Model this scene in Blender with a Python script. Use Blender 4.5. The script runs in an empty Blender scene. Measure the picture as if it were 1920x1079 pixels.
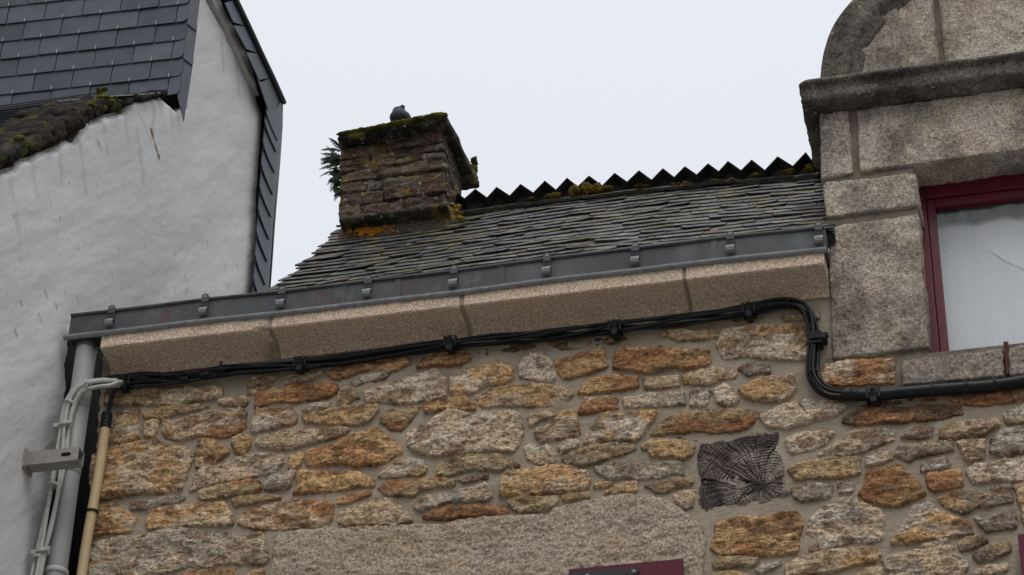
import bpy, bmesh, math, random
import numpy as np
from mathutils import Matrix, Vector
random.seed(7)
rng = np.random.default_rng(7)
S = bpy.context.scene
col = S.collection

# ------------------------------------------------------------------ camera
TH, PHI, ROLL, FPX, DIST = math.radians(35), math.radians(13.7), math.radians(1.27), 4775.0, 13.0
fw = np.array([-math.sin(PHI)*math.cos(TH), math.cos(PHI)*math.cos(TH), math.sin(TH)])
_r0 = np.array([math.cos(PHI), math.sin(PHI), 0.0]); _u0 = np.cross(_r0, fw)
rt = _r0*math.cos(ROLL) + _u0*math.sin(ROLL)
up = -_r0*math.sin(ROLL) + _u0*math.cos(ROLL)
CAM = np.array([-(fw*DIST)[0], -(fw*DIST)[1], 1.6])
cd = bpy.data.cameras.new('camera'); cam = bpy.data.objects.new('camera', cd); col.objects.link(cam)
cam.matrix_world = Matrix(((rt[0], up[0], -fw[0], CAM[0]), (rt[1], up[1], -fw[1], CAM[1]),
                           (rt[2], up[2], -fw[2], CAM[2]), (0, 0, 0, 1)))
cd.sensor_fit = 'HORIZONTAL'; cd.sensor_width = 36; cd.lens = FPX*36/1920; cd.clip_end = 2000; cd.clip_start = .1
S.camera = cam

# ------------------------------------------------------------------ overcast sky and soft sun
SUN_EL, SUN_AZ = math.radians(58), math.radians(160)      # azimuth: towards -y, a little from the right
W = bpy.data.worlds.new('World'); S.world = W; W.use_nodes = True
nt = W.node_tree; nt.nodes.clear()
def wn(t): return nt.nodes.new(t)
out = wn('ShaderNodeOutputWorld'); bg = wn('ShaderNodeBackground'); sky = wn('ShaderNodeTexSky')
sky.sky_type = 'NISHITA'; sky.sun_disc = False; sky.sun_elevation = SUN_EL; sky.sun_rotation = SUN_AZ
sky.dust_density = 4; sky.air_density = 1.5
tc = wn('ShaderNodeTexCoord'); sep = wn('ShaderNodeSeparateXYZ'); rmp = wn('ShaderNodeValToRGB')
nt.links.new(tc.outputs['Generated'], sep.inputs[0]); nt.links.new(sep.outputs['Z'], rmp.inputs[0])
e = rmp.color_ramp.elements                                # cloud cover: brighter towards the zenith
e[0].position = 0.0; e[0].color = (1.6, 1.66, 1.76, 1)
e[1].position = 1.0; e[1].color = (12.6, 13.0, 13.8, 1)
m1 = e.new(0.45); m1.color = (6.72, 6.98, 7.52, 1)
m2 = e.new(0.75); m2.color = (7.4, 7.68, 8.2, 1)
m3 = e.new(0.25); m3.color = (3.4, 3.5, 3.75, 1)
mx = wn('ShaderNodeMix'); mx.data_type = 'RGBA'; mx.inputs['Factor'].default_value = 0.96
nt.links.new(sky.outputs[0], mx.inputs['A']); nt.links.new(rmp.outputs[0], mx.inputs['B'])
nt.links.new(mx.outputs['Result'], bg.inputs['Color']); bg.inputs['Strength'].default_value = 0.115
nt.links.new(bg.outputs[0], out.inputs[0])
sd = bpy.data.lights.new('sun', 'SUN'); sun = bpy.data.objects.new('sun', sd); col.objects.link(sun)
sd.energy = 1.25; sd.angle = math.radians(40); sd.color = (1.0, .965, .92)
sdir = Vector((math.sin(SUN_AZ)*math.cos(SUN_EL), math.cos(SUN_AZ)*math.cos(SUN_EL), math.sin(SUN_EL)))
sun.rotation_euler = sdir.to_track_quat('Z', 'Y').to_euler(); sun.location = (0, -6, 20)
S.view_settings.view_transform = 'Standard'; S.view_settings.look = 'None'
S.view_settings.exposure = 0.0; S.view_settings.gamma = 1.0; S.view_settings.use_curve_mapping = False

# ------------------------------------------------------------------ helpers
def P(px, py, ax, val):
    """point of the photograph's line of sight on the plane coordinate[ax] = val"""
    d = fw + rt*(px-960)/FPX - up*(py-539.5)/FPX
    return CAM + d*((val-CAM[ax])/d[ax])
def PN(px, py, p0, n):
    d = fw + rt*(px-960)/FPX - up*(py-539.5)/FPX
    return CAM + d*(np.dot(np.asarray(p0)-CAM, n)/np.dot(d, n))

def _hash(ix, iy, iz, s):
    h = (ix*374761393 + iy*668265263 + iz*2147483647 + s*1274126177) & 0xFFFFFFFF
    h = ((h ^ (h >> 13))*1274126177) & 0xFFFFFFFF
    h = h ^ (h >> 16)
    return (h & 0xFFFF)/32767.5 - 1.0
def vnoise(p, s=0):
    p = np.asarray(p, float); i = np.floor(p).astype(np.int64); f = p-i; f = f*f*f*(f*(f*6-15)+10)
    r = 0
    for a in (0, 1):
        wx = f[..., 0] if a else 1-f[..., 0]
        for b in (0, 1):
            wy = f[..., 1] if b else 1-f[..., 1]
            for c in (0, 1):
                wz = f[..., 2] if c else 1-f[..., 2]
                r = r + wx*wy*wz*_hash(i[..., 0]+a, i[..., 1]+b, i[..., 2]+c, s)
    return r
def fbm(p, s=0, o=4, g=.5):
    p = np.asarray(p, float); r = 0; a = 1; t = 0
    for k in range(o):
        r = r + a*vnoise(p*(2.03**k)+k*7.31, s+k*17); t += a; a *= g
    return r/t
def sstep(a, b, x):
    t = np.clip((x-a)/(b-a), 0, 1); return t*t*(3-2*t)
def sdf(poly, X, Y):
    """signed distance, positive inside"""
    d = np.full(X.shape, 1e9); ins = np.zeros(X.shape, bool); n = len(poly)
    for k in range(n):
        ax, ay = poly[k]; bx, by = poly[(k+1) % n]; ex, ey = bx-ax, by-ay
        t = np.clip(((X-ax)*ex+(Y-ay)*ey)/(ex*ex+ey*ey+1e-12), 0, 1)
        d = np.minimum(d, (X-ax-t*ex)**2+(Y-ay-t*ey)**2)
        c = ((ay > Y) != (by > Y)) & (X < (bx-ax)*(Y-ay)/((by-ay) if by != ay else 1e-12)+ax)
        ins ^= c
    d = np.sqrt(d); return np.where(ins, d, -d)

WO = {}                                                    # world offset of every thing and part
def thing(name, label, cat, loc=(0, 0, 0), group=None):
    o = bpy.data.objects.new(name, None); o.empty_display_size = .2; col.objects.link(o)
    o.location = tuple(loc); o['label'] = label; o['category'] = cat
    if group: o['group'] = group
    WO[o] = np.array(loc, float); return o
def tag(o, label=None, cat=None, group=None, kind=None):
    for k, v in (('label', label), ('category', cat), ('group', group), ('kind', kind)):
        if v: o[k] = v
    return o
def link(name, me, mat, parent=None, base=None, smooth=True):
    """mesh in world coordinates -> one object; origin at the parent's (or at base)"""
    w0 = np.zeros(3) if parent is None else WO[parent]
    b = w0 if base is None else np.array(base, float)
    if np.any(b): me.transform(Matrix.Translation(Vector(-b)))
    for m in (mat if isinstance(mat, (list, tuple)) else [mat]): me.materials.append(m)
    if smooth is not None:
        me.polygons.foreach_set('use_smooth', np.full(len(me.polygons), bool(smooth)))
    o = bpy.data.objects.new(name, me); col.objects.link(o)
    if parent is not None: o.parent = parent
    o.location = tuple(b-w0); WO[o] = b; return o
def grid_mesh(name, V, F, C=None):
    used = np.unique(F); re = np.full(len(V), -1, np.int64); re[used] = np.arange(len(used))
    V = V[used]; F = re[F]; me = bpy.data.meshes.new(name); k = F.shape[1]
    me.vertices.add(len(V)); me.vertices.foreach_set('co', V.astype(np.float32).ravel())
    me.loops.add(F.size); me.loops.foreach_set('vertex_index', F.astype(np.int32).ravel())
    me.polygons.add(len(F)); me.polygons.foreach_set('loop_start', np.arange(0, F.size, k, dtype=np.int32))
    me.update(calc_edges=True)
    if C is not None:
        a = me.color_attributes.new('col', 'FLOAT_COLOR', 'POINT'); C = C[used]
        a.data.foreach_set('color', np.c_[C, np.ones(len(C))].astype(np.float32).ravel())
    return me

class MB:
    """collects vertices, faces and a colour per vertex for ONE mesh object"""
    def __init__(s): s.v = []; s.f = []; s.c = []
    def add(s, v, f, c=(.5, .5, .5)):
        n = len(s.v); s.v += [tuple(map(float, p)) for p in v]; s.f += [tuple(n+i for i in q) for q in f]
        s.c += ([tuple(c)]*len(v)) if np.ndim(c) == 1 else [tuple(q) for q in c]
    def hexa(s, p, c=(.5, .5, .5)):                        # p: 4 front (ccw seen from front) + 4 back
        s.add(p, [(0, 1, 2, 3), (7, 6, 5, 4), (0, 4, 5, 1), (1, 5, 6, 2), (2, 6, 7, 3), (3, 7, 4, 0)], c)
    def box(s, a, b, c=(.5, .5, .5)):
        (x0, y0, z0), (x1, y1, z1) = a, b
        s.hexa([(x0, y0, z0), (x1, y0, z0), (x1, y0, z1), (x0, y0, z1), (x0, y1, z0), (x1, y1, z0), (x1, y1, z1), (x0, y1, z1)], c)
    def tube(s, pts, r, n=8, cap=True, c=(.5, .5, .5)):
        pts = np.array(pts, float); m = len(pts); r = np.broadcast_to(np.array(r, float), (m,))
        T = np.gradient(pts, axis=0); T /= np.linalg.norm(T, axis=1)[:, None]+1e-12
        a = np.array([0, 0, 1.]) if abs(T[0][2]) < .9 else np.array([0, 1., 0])
        u = np.cross(T[0], a); u /= np.linalg.norm(u); v = []
        for i in range(m):
            u = u - T[i]*np.dot(u, T[i]); u /= np.linalg.norm(u); w = np.cross(T[i], u)
            for k in range(n):
                an = 2*math.pi*k/n; v.append(pts[i]+r[i]*(u*math.cos(an)+w*math.sin(an)))
        f = [(i*n+k, i*n+(k+1) % n, (i+1)*n+(k+1) % n, (i+1)*n+k) for i in range(m-1) for k in range(n)]
        if cap: f += [tuple(range(n))[::-1], tuple((m-1)*n+k for k in range(n))]
        s.add(v, f, c)
    def ball(s, c, rad, n=10, m=7, R=None, cc=(.5, .5, .5)):
        v = []; rad = np.broadcast_to(np.array(rad, float), (3,))
        for j in range(m+1):
            t = math.pi*j/m
            for k in range(n):
                a = 2*math.pi*k/n
                q = np.array([math.sin(t)*math.cos(a), math.sin(t)*math.sin(a), math.cos(t)])*rad
                if R is not None: q = R @ q
                v.append(np.array(c)+q)
        f = [(j*n+k, (j+1)*n+k, (j+1)*n+(k+1) % n, j*n+(k+1) % n) for j in range(m) for k in range(n)]
        s.add(v, f, cc)
    def sweep(s, prof, path, fx, fz, closed=True, cap=True, disp=None, c=(.5, .5, .5)):
        """profile [(a,b)] set at each path point along the vectors fx[i], fz[i]"""
        n = len(prof); m = len(path); v = []
        for i in range(m):
            for a, b in prof: v.append(np.array(path[i])+np.array(fx[i])*a+np.array(fz[i])*b)
        if disp is not None: v = disp(np.array(v))
        k = n if closed else n-1
        f = [(i*n+j, (i+1)*n+j, (i+1)*n+(j+1) % n, i*n+(j+1) % n) for i in range(m-1) for j in range(k)]
        if cap: f += [tuple(range(n)), tuple((m-1)*n+j for j in range(n))[::-1]]
        s.add(v, f, c)
    def rough(s, q, dep, res=.02, rho=.015, amp=.006, fq=14, seed=0, c=(.5, .5, .5), c2=None, stretch=(1, 1, 1)):
        """rough hewn block: q = front corners TL,TR,BR,BL, dep = vector to the back"""
        TL, TR, BR, BL = [np.array(k, float) for k in q]; dep = np.array(dep, float)
        L = np.array([np.linalg.norm(TR-TL+BR-BL)/2, np.linalg.norm(TL-BL+TR-BR)/2, np.linalg.norm(dep)])
        rho = min(rho, L.min()*.45); N = np.maximum(2, np.ceil(L/res)).astype(int)
        N[2] = min(N[2], 14)
        pts = []; fs = []; o = 0
        for ax in range(3):
            a, b = [k for k in range(3) if k != ax]
            for side in (0, 1):
                A, B = np.meshgrid(np.linspace(0, 1, N[a]+1), np.linspace(0, 1, N[b]+1), indexing='ij')
                p = np.zeros(A.shape+(3,)); p[..., a] = A; p[..., b] = B; p[..., ax] = side
                pts.append(p.reshape(-1, 3)); I = np.arange(A.size).reshape(A.shape)+o; o += A.size
                fc = np.stack([I[:-1, :-1], I[1:, :-1], I[1:, 1:], I[:-1, 1:]], -1).reshape(-1, 4)
                if (side == 0) == (ax != 1): fc = fc[:, ::-1]
                fs.append(fc)
        p = np.concatenate(pts)*L; qq = np.clip(p, rho, L-rho); d = p-qq; ln = np.linalg.norm(d, axis=1)[:, None]+1e-9
        nrm = d/ln; p = qq+rho*nrm; t = p/L
        x, y, z = t[:, :1], t[:, 1:2], t[:, 2:3]
        w = BL*(1-x)*(1-y)+BR*x*(1-y)+TL*(1-x)*y+TR*x*y+dep*z
        ex = (TR-TL)/L[0]; ey = (TL-BL)/L[1]; ez = dep/L[2]
        nw = nrm[:, :1]*ex+nrm[:, 1:2]*ey+nrm[:, 2:3]*ez
        st = np.array(stretch)
        h = fbm(w*fq*st+seed*3.7, seed, 4)+.5*fbm(w*fq*3.1*st+9.1, seed+5, 3)
        w = w+nw*(h*amp)[:, None]
        cc = np.array(c, float)
        if c2 is not None:
            k = sstep(-.12, .18, fbm(w*9+seed, seed+31, 4))[:, None]; cc = cc*(1-k)+np.array(c2)*k
        else: cc = np.tile(cc, (len(w), 1))
        s.add(w, np.concatenate(fs).tolist(), cc)
    def build(s, name, mat, parent=None, base=None, smooth=False, merge=None, bevel=None, colour=False):
        me = bpy.data.meshes.new(name); me.from_pydata(s.v, [], s.f); me.update()
        if colour:
            a = me.color_attributes.new('col', 'FLOAT_COLOR', 'POINT')
            a.data.foreach_set('color', np.c_[np.array(s.c), np.ones(len(s.c))].astype(np.float32).ravel())
        bm = bmesh.new(); bm.from_mesh(me)
        if merge: bmesh.ops.remove_doubles(bm, verts=bm.verts, dist=merge)
        bmesh.ops.recalc_face_normals(bm, faces=bm.faces)
        if bevel: bmesh.ops.bevel(bm, geom=list(bm.edges), offset=bevel, segments=2, affect='EDGES', profile=.6)
        bm.to_mesh(me); bm.free()
        return link(name, me, mat, parent, base, smooth)
def spline(pts, n=8):
    p = np.array(pts, float); p = np.vstack([2*p[0]-p[1], p, 2*p[-1]-p[-2]]); o = []
    for i in range(1, len(p)-2):
        for k in range(n):
            t = k/n; a, b, c, d = p[i-1:i+3]
            o.append(.5*((2*b)+(c-a)*t+(2*a-5*b+4*c-d)*t*t+(3*b-a-3*c+d)*t**3))
    o.append(p[-2]); return np.array(o)
def dup(src, loc, parent=None):
    c = src.copy(); col.objects.link(c); c.location = loc
    if parent is not None: c.parent = parent
    for ch in [k for k in list(src.children)]:
        g = ch.copy(); col.objects.link(g); g.parent = c
    return c

# ------------------------------------------------------------------ materials
class M:
    def __init__(s, name, rough=.8, spec=.3, metal=0):
        s.m = bpy.data.materials.new(name); s.m.use_nodes = True; s.t = s.m.node_tree
        s.b = s.t.nodes['Principled BSDF']; s.b.inputs['Roughness'].default_value = rough
        s.b.inputs['Specular IOR Level'].default_value = spec; s.b.inputs['Metallic'].default_value = metal
        s.tc = s.t.nodes.new('ShaderNodeTexCoord')
    def set(s, n, v):
        i = s.b.inputs[n]
        if hasattr(v, 'is_output'): s.t.links.new(v, i)
        else: i.default_value = (tuple(v)+(1,))[:4] if np.ndim(v) else v
    def _in(s, i, v):
        if hasattr(v, 'is_output'): s.t.links.new(v, i)
        elif np.ndim(v): i.default_value = (tuple(v)+(1,))[:len(i.default_value)]
        else: i.default_value = v
    def attr(s, n='col'):
        a = s.t.nodes.new('ShaderNodeAttribute'); a.attribute_name = n; return a.outputs['Color']
    def vec(s, scale=(1, 1, 1)):
        m = s.t.nodes.new('ShaderNodeMapping'); m.inputs['Scale'].default_value = scale
        s.t.links.new(s.tc.outputs['Object'], m.inputs[0]); return m.outputs[0]
    def noise(s, sc, det=4, ro=.55, st=(1, 1, 1), dis=0, off=0):
        n = s.t.nodes.new('ShaderNodeTexNoise'); n.inputs['Scale'].default_value = sc; n.inputs['Detail'].default_value = det
        n.inputs['Roughness'].default_value = ro; n.inputs['Distortion'].default_value = dis
        v = s.vec(st); v.node.inputs['Location'].default_value = (off, off*.7, off*1.3)
        s.t.links.new(v, n.inputs['Vector']); return n.outputs['Fac']
    def strokes(s, sc, det=5, ro=.6, off=0, k=.27):
        '''noise drawn out along rising trowel strokes of a wall in the y-z plane'''
        a = s.t.nodes.new('ShaderNodeMapping'); a.inputs['Rotation'].default_value = (math.radians(-45), 0, 0); a.inputs['Location'].default_value = (off, off*.7, off*1.3)
        b = s.t.nodes.new('ShaderNodeMapping'); b.inputs['Scale'].default_value = (1, k, 1)
        n = s.t.nodes.new('ShaderNodeTexNoise'); n.inputs['Scale'].default_value = sc; n.inputs['Detail'].default_value = det; n.inputs['Roughness'].default_value = ro
        s.t.links.new(s.tc.outputs['Object'], a.inputs[0]); s.t.links.new(a.outputs[0], b.inputs[0]); s.t.links.new(b.outputs[0], n.inputs['Vector']); return n.outputs['Fac']
    def voro(s, sc, feat='F1', out='Distance', st=(1, 1, 1)):
        n = s.t.nodes.new('ShaderNodeTexVoronoi'); n.feature = feat; n.inputs['Scale'].default_value = sc
        s.t.links.new(s.vec(st), n.inputs['Vector']); return n.outputs[out]
    def ramp(s, f, stops):
        r = s.t.nodes.new('ShaderNodeValToRGB'); s.t.links.new(f, r.inputs[0]); e = r.color_ramp.elements
        while len(e) < len(stops): e.new(.5)
        for k, (p, c) in zip(e, stops):
            k.position = p; k.color = (c, c, c, 1) if not np.ndim(c) else (tuple(c)+(1,))[:4]
        return r.outputs[0]
    def mix(s, f, a, b, mode='MIX'):
        n = s.t.nodes.new('ShaderNodeMix'); n.data_type = 'RGBA'; n.blend_type = mode
        s._in(n.inputs['Factor'], f); s._in(n.inputs[6], a); s._in(n.inputs[7], b); return n.outputs[2]
    def math(s, op, a, b=0.0):
        n = s.t.nodes.new('ShaderNodeMath'); n.operation = op; s._in(n.inputs[0], a); s._in(n.inputs[1], b); return n.outputs[0]
    def bump(s, h, st=.5, d=.01, prev=None):
        n = s.t.nodes.new('ShaderNodeBump'); n.inputs['Strength'].default_value = st; n.inputs['Distance'].default_value = d
        s.t.links.new(h, n.inputs['Height'])
        if prev is not None: s.t.links.new(prev, n.inputs['Normal'])
        s.t.links.new(n.outputs[0], s.b.inputs['Normal']); return n.outputs[0]

def speckle(m, base, lo=.55, hi=1.5, sc=120, dark=.0, seed=0):
    """crystals of granite: light and dark grains a few millimetres wide"""
    a = m.ramp(m.noise(sc, 3, .7, off=seed), [(.30, lo), (.5, 1.0), (.70, hi)])
    c = m.mix(1.0, base, a, 'MULTIPLY')
    g = m.ramp(m.noise(sc*1.9, 2, .6, off=3+seed), [(.60, 0.0), (.68, 1.0)])
    c = m.mix(m.math('MULTIPLY', g, .75), c, (.030, .027, .025))
    w = m.ramp(m.noise(sc*1.5, 2, .6, off=8+seed), [(.63, 0.0), (.70, 1.0)])
    return m.mix(m.math('MULTIPLY', w, .45), c, (.72, .66, .58))

# rubble stones: colour of every stone comes with the mesh, grain and veins from here
m = M('rubble_stone', .85, .25)
c = speckle(m, m.attr(), .42, 1.6, 62)
v = m.ramp(m.noise(24, 7, .75, (.5, 1, 1.5), 1.0), [(.36, .34), (.47, .95), (.64, 1.18)])
c = m.mix(1.0, c, v, 'MULTIPLY')
c = m.mix(m.ramp(m.noise(33, 6, .72, (.6, 1, 1.3), .8, 17), [(.52, 0.0), (.64, .72)]), c, (.20, .095, .036))
m.set('Base Color', c)
b1 = m.bump(m.noise(45, 6, .65, (.5, 1, 1.5), .6), .9, .018); m.bump(m.noise(170, 3, .6), .6, .004, b1); STONE = m.m

m = M('lime_mortar', .95, .15)
c = m.ramp(m.noise(5, 6, .6), [(.3, (.265, .220, .164)), (.55, (.345, .290, .220)), (.75, (.41, .350, .270))])
c = m.mix(m.ramp(m.noise(2.2, 4, .6, off=5), [(.52, 0.0), (.75, .6)]), c, (.19, .16, .125))
c = m.mix(1.0, c, m.ramp(m.noise(230, 2, .6), [(.3, .82), (.7, 1.16)]), 'MULTIPLY')
m.set('Base Color', c); b1 = m.bump(m.noise(14, 5, .6, (1, 1, 2.2)), .5, .012); m.bump(m.noise(200, 2), .35, .003, b1); MORTAR = m.m

def granite(name, base, stain, warm=(.40, .27, .15), st_lo=.50, st_hi=.62, wf=.5, sc=105, spots=False, lo=.40):
    m = M(name, .88, .25)
    c = m.mix(m.ramp(m.noise(4.5, 5, .6, off=2), [(.42, 0.0), (.68, wf)]), base, warm)
    c = m.mix(m.ramp(m.noise(2.5, 7, .72, (1, 1, .6), off=11), [(st_lo, 0.0), (st_hi, .86)]), c, stain)
    c = speckle(m, c, lo, 1.65, sc)
    if spots: c = m.mix(m.ramp(m.voro(11), [(.06, .85), (.13, 0.0)]), c, (.46, .46, .42))
    m.set('Base Color', c)
    b = m.bump(m.noise(34, 7, .75), 1, .020); m.bump(m.noise(110, 3, .65), .9, .007, b); return m.m
G_CORN = granite('dressed_granite', (.76, .60, .455), (.52, .40, .29), (.74, .55, .36), .56, .80, .5, 92, False, .58)
G_LINT = granite('lintel_granite', (.54, .45, .345), (.33, .26, .185), (.50, .36, .21), .48, .74, .65, 78)
G_DORM = granite('weathered_granite', (.56, .49, .41), (.155, .130, .115), (.54, .405, .26), .45, .61, .5, 80)
G_DARK = granite('lichen_black_granite', (.26, .225, .185), (.058, .051, .043), (.20, .17, .09), .38, .57, .35, 64, True)
G_SILL = granite('sill_granite', (.37, .31, .26), (.15, .12, .105), (.34, .24, .16), .48, .66, .3, 55)

# lichen grown chimney stone
m = M('chimney_stone', .9, .2)
c = speckle(m, m.attr(), .55, 1.45, 75)
c = m.mix(1.0, c, m.ramp(m.noise(17, 6, .7, (.5, 1, 1.6), 1), [(.38, .38), (.5, 1.0), (.66, 1.2)]), 'MULTIPLY')
c = m.mix(1.0, c, (.60, .58, .56), 'MULTIPLY')
c = m.mix(m.ramp(m.noise(9, 6, .68, off=4), [(.51, 0.0), (.60, .62)]), c, (.20, .19, .15))
c = m.mix(m.ramp(m.noise(7, 5, .6, off=21), [(.575, 0.0), (.63, .85)]), c, (.22, .15, .03))
c = m.mix(m.ramp(m.noise(6, 5, .6, off=33), [(.62, 0.0), (.69, .75)]), c, (.085, .085, .03))
c = m.mix(m.ramp(m.voro(14), [(.10, .85), (.16, 0.0)]), c, (.34, .34, .31))
c = m.mix(1.0, c, m.ramp(m.noise(55, 5, .7), [(.3, .45), (.5, 1.0), (.7, 1.5)]), 'MULTIPLY')
m.set('Base Color', c); b = m.bump(m.noise(40, 6, .7, (.5, 1, 1.4)), 1, .02); m.bump(m.noise(140, 3), .6, .005, b); CHIM = m.m

m = M('moss', .95, .1)
c = m.ramp(m.noise(22, 4, .6), [(.3, (.045, .055, .012)), (.5, (.12, .125, .022)), (.7, (.24, .20, .035))])
m.set('Base Color', m.mix(1.0, c, m.ramp(m.noise(260, 2), [(.3, .5), (.7, 1.5)]), 'MULTIPLY')); m.bump(m.noise(190, 3, .7), 1, .012); MOSS = m.m

# old thick slates and new thin slates
m = M('old_slate', .5, .32)
c = m.mix(1.0, m.attr(), m.ramp(m.noise(30, 5, .65, (.5, 1, 1)), [(.3, .6), (.5, 1.0), (.72, 1.4)]), 'MULTIPLY')
li = m.ramp(m.noise(5.5, 5, .62, off=3), [(.46, 0.0), (.62, .72)])
c = m.mix(li, c, (.105, .088, .048))
c = m.mix(m.ramp(m.noise(13, 5, .65, off=14), [(.595, 0.0), (.66, .7)]), c, (.20, .215, .165))
c = m.mix(m.ramp(m.noise(8, 5, .6, off=40), [(.60, 0.0), (.68, .8)]), c, (.20, .155, .04))
m.set('Base Color', c); m.set('Roughness', m.ramp(m.noise(9, 4), [(.35, .34), (.65, .78)]))
m.bump(m.noise(70, 5, .65, (.5, 1, 1)), .6, .006); OLD = m.m
m = M('new_slate', .5, .28)
c = m.mix(1.0, m.attr(), m.ramp(m.noise(12, 4, .6), [(.3, .8), (.7, 1.2)]), 'MULTIPLY')
m.set('Base Color', m.mix(m.ramp(m.noise(16, 3, .6, off=6), [(.70, 0.0), (.76, .35)]), c, (.22, .17, .13))); m.bump(m.noise(60, 4), .15, .003); SLATE = m.m

m = M('white_render', .9, .2)
c = m.ramp(m.strokes(1.6, 6, .6), [(.3, (.58, .58, .575)), (.55, (.675, .675, .67)), (.75, (.74, .74, .735))])
c = m.mix(m.ramp(m.strokes(3.2, 7, .70, 6), [(.52, 0.0), (.74, .42)]), c, (.50, .495, .48))
c = m.mix(m.ramp(m.strokes(22, 4, .6, 9, .5), [(.67, 0.0), (.71, .55)]), c, (.38, .34, .28))
sx = m.t.nodes.new('ShaderNodeSeparateColor'); m.t.links.new(m.attr(), sx.inputs[0])
c = m.mix(sx.outputs[0], c, (.30, .27, .22)); c = m.mix(sx.outputs[1], c, (.13, .085, .035)); c = m.mix(sx.outputs[2], c, (.38, .26, .18))
m.set('Base Color', c); b = m.bump(m.strokes(7, 5, .5), .30, .018); m.bump(m.strokes(45, 5, .62, 3), .25, .005, b); RENDER = m.m
m = M('bared_render', .95, .15)
c = m.ramp(m.noise(14, 5, .65), [(.4, (.30, .22, .15)), (.55, (.36, .35, .33)), (.7, (.12, .10, .08))])
m.set('Base Color', c); m.bump(m.noise(40, 5, .7), 1, .02); BARE = m.m
m = M('coping_rubble', .95, .15)
c = m.ramp(m.noise(9, 6, .65, (1, .6, 1.2)), [(.34, (.013, .011, .010)), (.5, (.036, .030, .025)), (.64, (.085, .066, .05)), (.70, (.12, .10, .08)), (.76, (.40, .37, .33))])
c = m.mix(1.0, c, (.75, .72, .70), 'MULTIPLY')
c = m.mix(m.ramp(m.noise(5, 5, .62, off=4), [(.58, 0.0), (.66, .9)]), c, (.085, .09, .018))
m.set('Base Color', c); b = m.bump(m.noise(24, 6, .7, (1, .6, 1.4)), 1, .04); COPING = m.m

OLDM = None
def plain(name, c, rough=.6, spec=.3, metal=0, var=.15, sc=12, bump=.1):
    m = M(name, rough, spec, metal)
    m.set('Base Color', m.mix(1.0, c, m.ramp(m.noise(sc, 5, .6), [(.3, 1-var), (.7, 1+var)]), 'MULTIPLY'))
    if bump: m.bump(m.noise(sc*6, 4), bump, .004)
    return m.m
OLDM = plain('old_brown_mortar', (.175, .147, .115), .95, .1, 0, .3, 14, .5)
m = M('aged_zinc', .5, .3, 0)
c = m.ramp(m.noise(3.5, 6, .65, (1, 1, .5)), [(.3, (.042, .047, .050)), (.52, (.066, .072, .075)), (.72, (.11, .117, .12))])
c = m.mix(m.ramp(m.noise(40, 4, .6, (.3, 1, .18), 0, 5), [(.58, 0.0), (.7, .4)]), c, (.15, .158, .16))
c = m.mix(m.ramp(m.noise(2.3, 5, .6, (1.1, 1, .6), 1, 31), [(.61, 0.0), (.68, .6)]), c, (.10, .042, .036))
m.set('Base Color', c); m.set('Roughness', m.ramp(m.noise(8, 4), [(.3, .40), (.7, .68)])); m.bump(m.noise(7, 3), .25, .01); ZINC = m.m
ZINCL = plain('light_zinc', (.20, .208, .212), .5, .35, 0, .25, 30)
LEAD = plain('lead_flashing', (.17, .19, .22), .5, .4, .2, .2, 9)
PVC = plain('grey_pvc', (.28, .28, .272), .5, .4, 0, .10, 5)
GREYC = plain('grey_cable_sheath', (.42, .42, .395), .6, .3, 0, .18, 25)
BLACK = plain('black_cable_sheath', (.007, .0075, .009), .45, .28, 0, .3, 25)
CLIP = plain('weathered_black_plastic', (.020, .020, .021), .65, .2, 0, .3, 30)
BEIGE = plain('beige_conduit', (.58, .44, .25), .55, .35, 0, .10, 9)
STEEL = plain('painted_steel', (.27, .255, .24), .55, .4, .1, .2, 30)
VOID = plain('dark_inside', (.01, .01, .01), .9, .1, 0, .1, 5, 0)
RED = plain('dark_red_paint', (.105, .006, .014), .42, .35, 0, .15, 7, .05)
SHUT = plain('burgundy_paint', (.095, .007, .022), .5, .25, 0, .12, 9, .05)
IRON = plain('black_iron', (.02, .021, .025), .5, .45, .2, .2, 20)
BOLT = plain('bright_steel', (.20, .20, .205), .45, .4, .3, .1, 20)
CORR = plain('blackened_corrugated_sheet', (.020, .019, .016), .85, .15, 0, .5, 14, .5)
FERN = plain('fern_leaf', (.012, .027, .012), .7, .12, 0, .4, 40, 0)
PIG = plain('pigeon_feathers', (.055, .060, .075), .75, .2, 0, .35, 55, .3)
BOARD = plain('weathered_white_board', (.47, .46, .44), .85, .2, 0, .3, 7, .4)
GROUND = plain('grey_paving', (.22, .21, .20), .9, .2, 0, .2, 3, 0)
# ------------------------------------------------------------------ rubble wall of the stone house
WIN = {'A': (160, 560, 3.996), 'B': (160, 800, 3.867), 'C': (600, 560, 3.996), 'D': (600, 800, 3.867), 'E': (1040, 540, 3.84),
       'F': (1040, 800, 3.84), 'G': (1440, 720, 3.006), 'H': (1480, 320, 2.345), 'K': (1480, 0, 3.173), 'Z': (0, 0, 1.0)}
def pts(s):
    """'A 1,2 3,4 F 5,6': outline points read off enlarged views of the photograph"""
    o = []; w = None
    for t in s.split():
        if t in WIN: w = WIN[t]
        else:
            a, b = t.split(','); o.append((w[0]+float(a)/w[2], w[1]+float(b)/w[2]))
    return o
def wallpoly(s, y=-.012):
    return [(lambda q: (q[0], q[2]))(P(u, v, 1, y)) for u, v in pts(s)]
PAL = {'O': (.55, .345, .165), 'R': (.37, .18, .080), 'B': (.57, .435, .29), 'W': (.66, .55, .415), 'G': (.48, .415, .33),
       'D': (.13, .088, .055), 'Y': (.40, .295, .165), 'K': (.28, .225, .165)}
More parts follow.
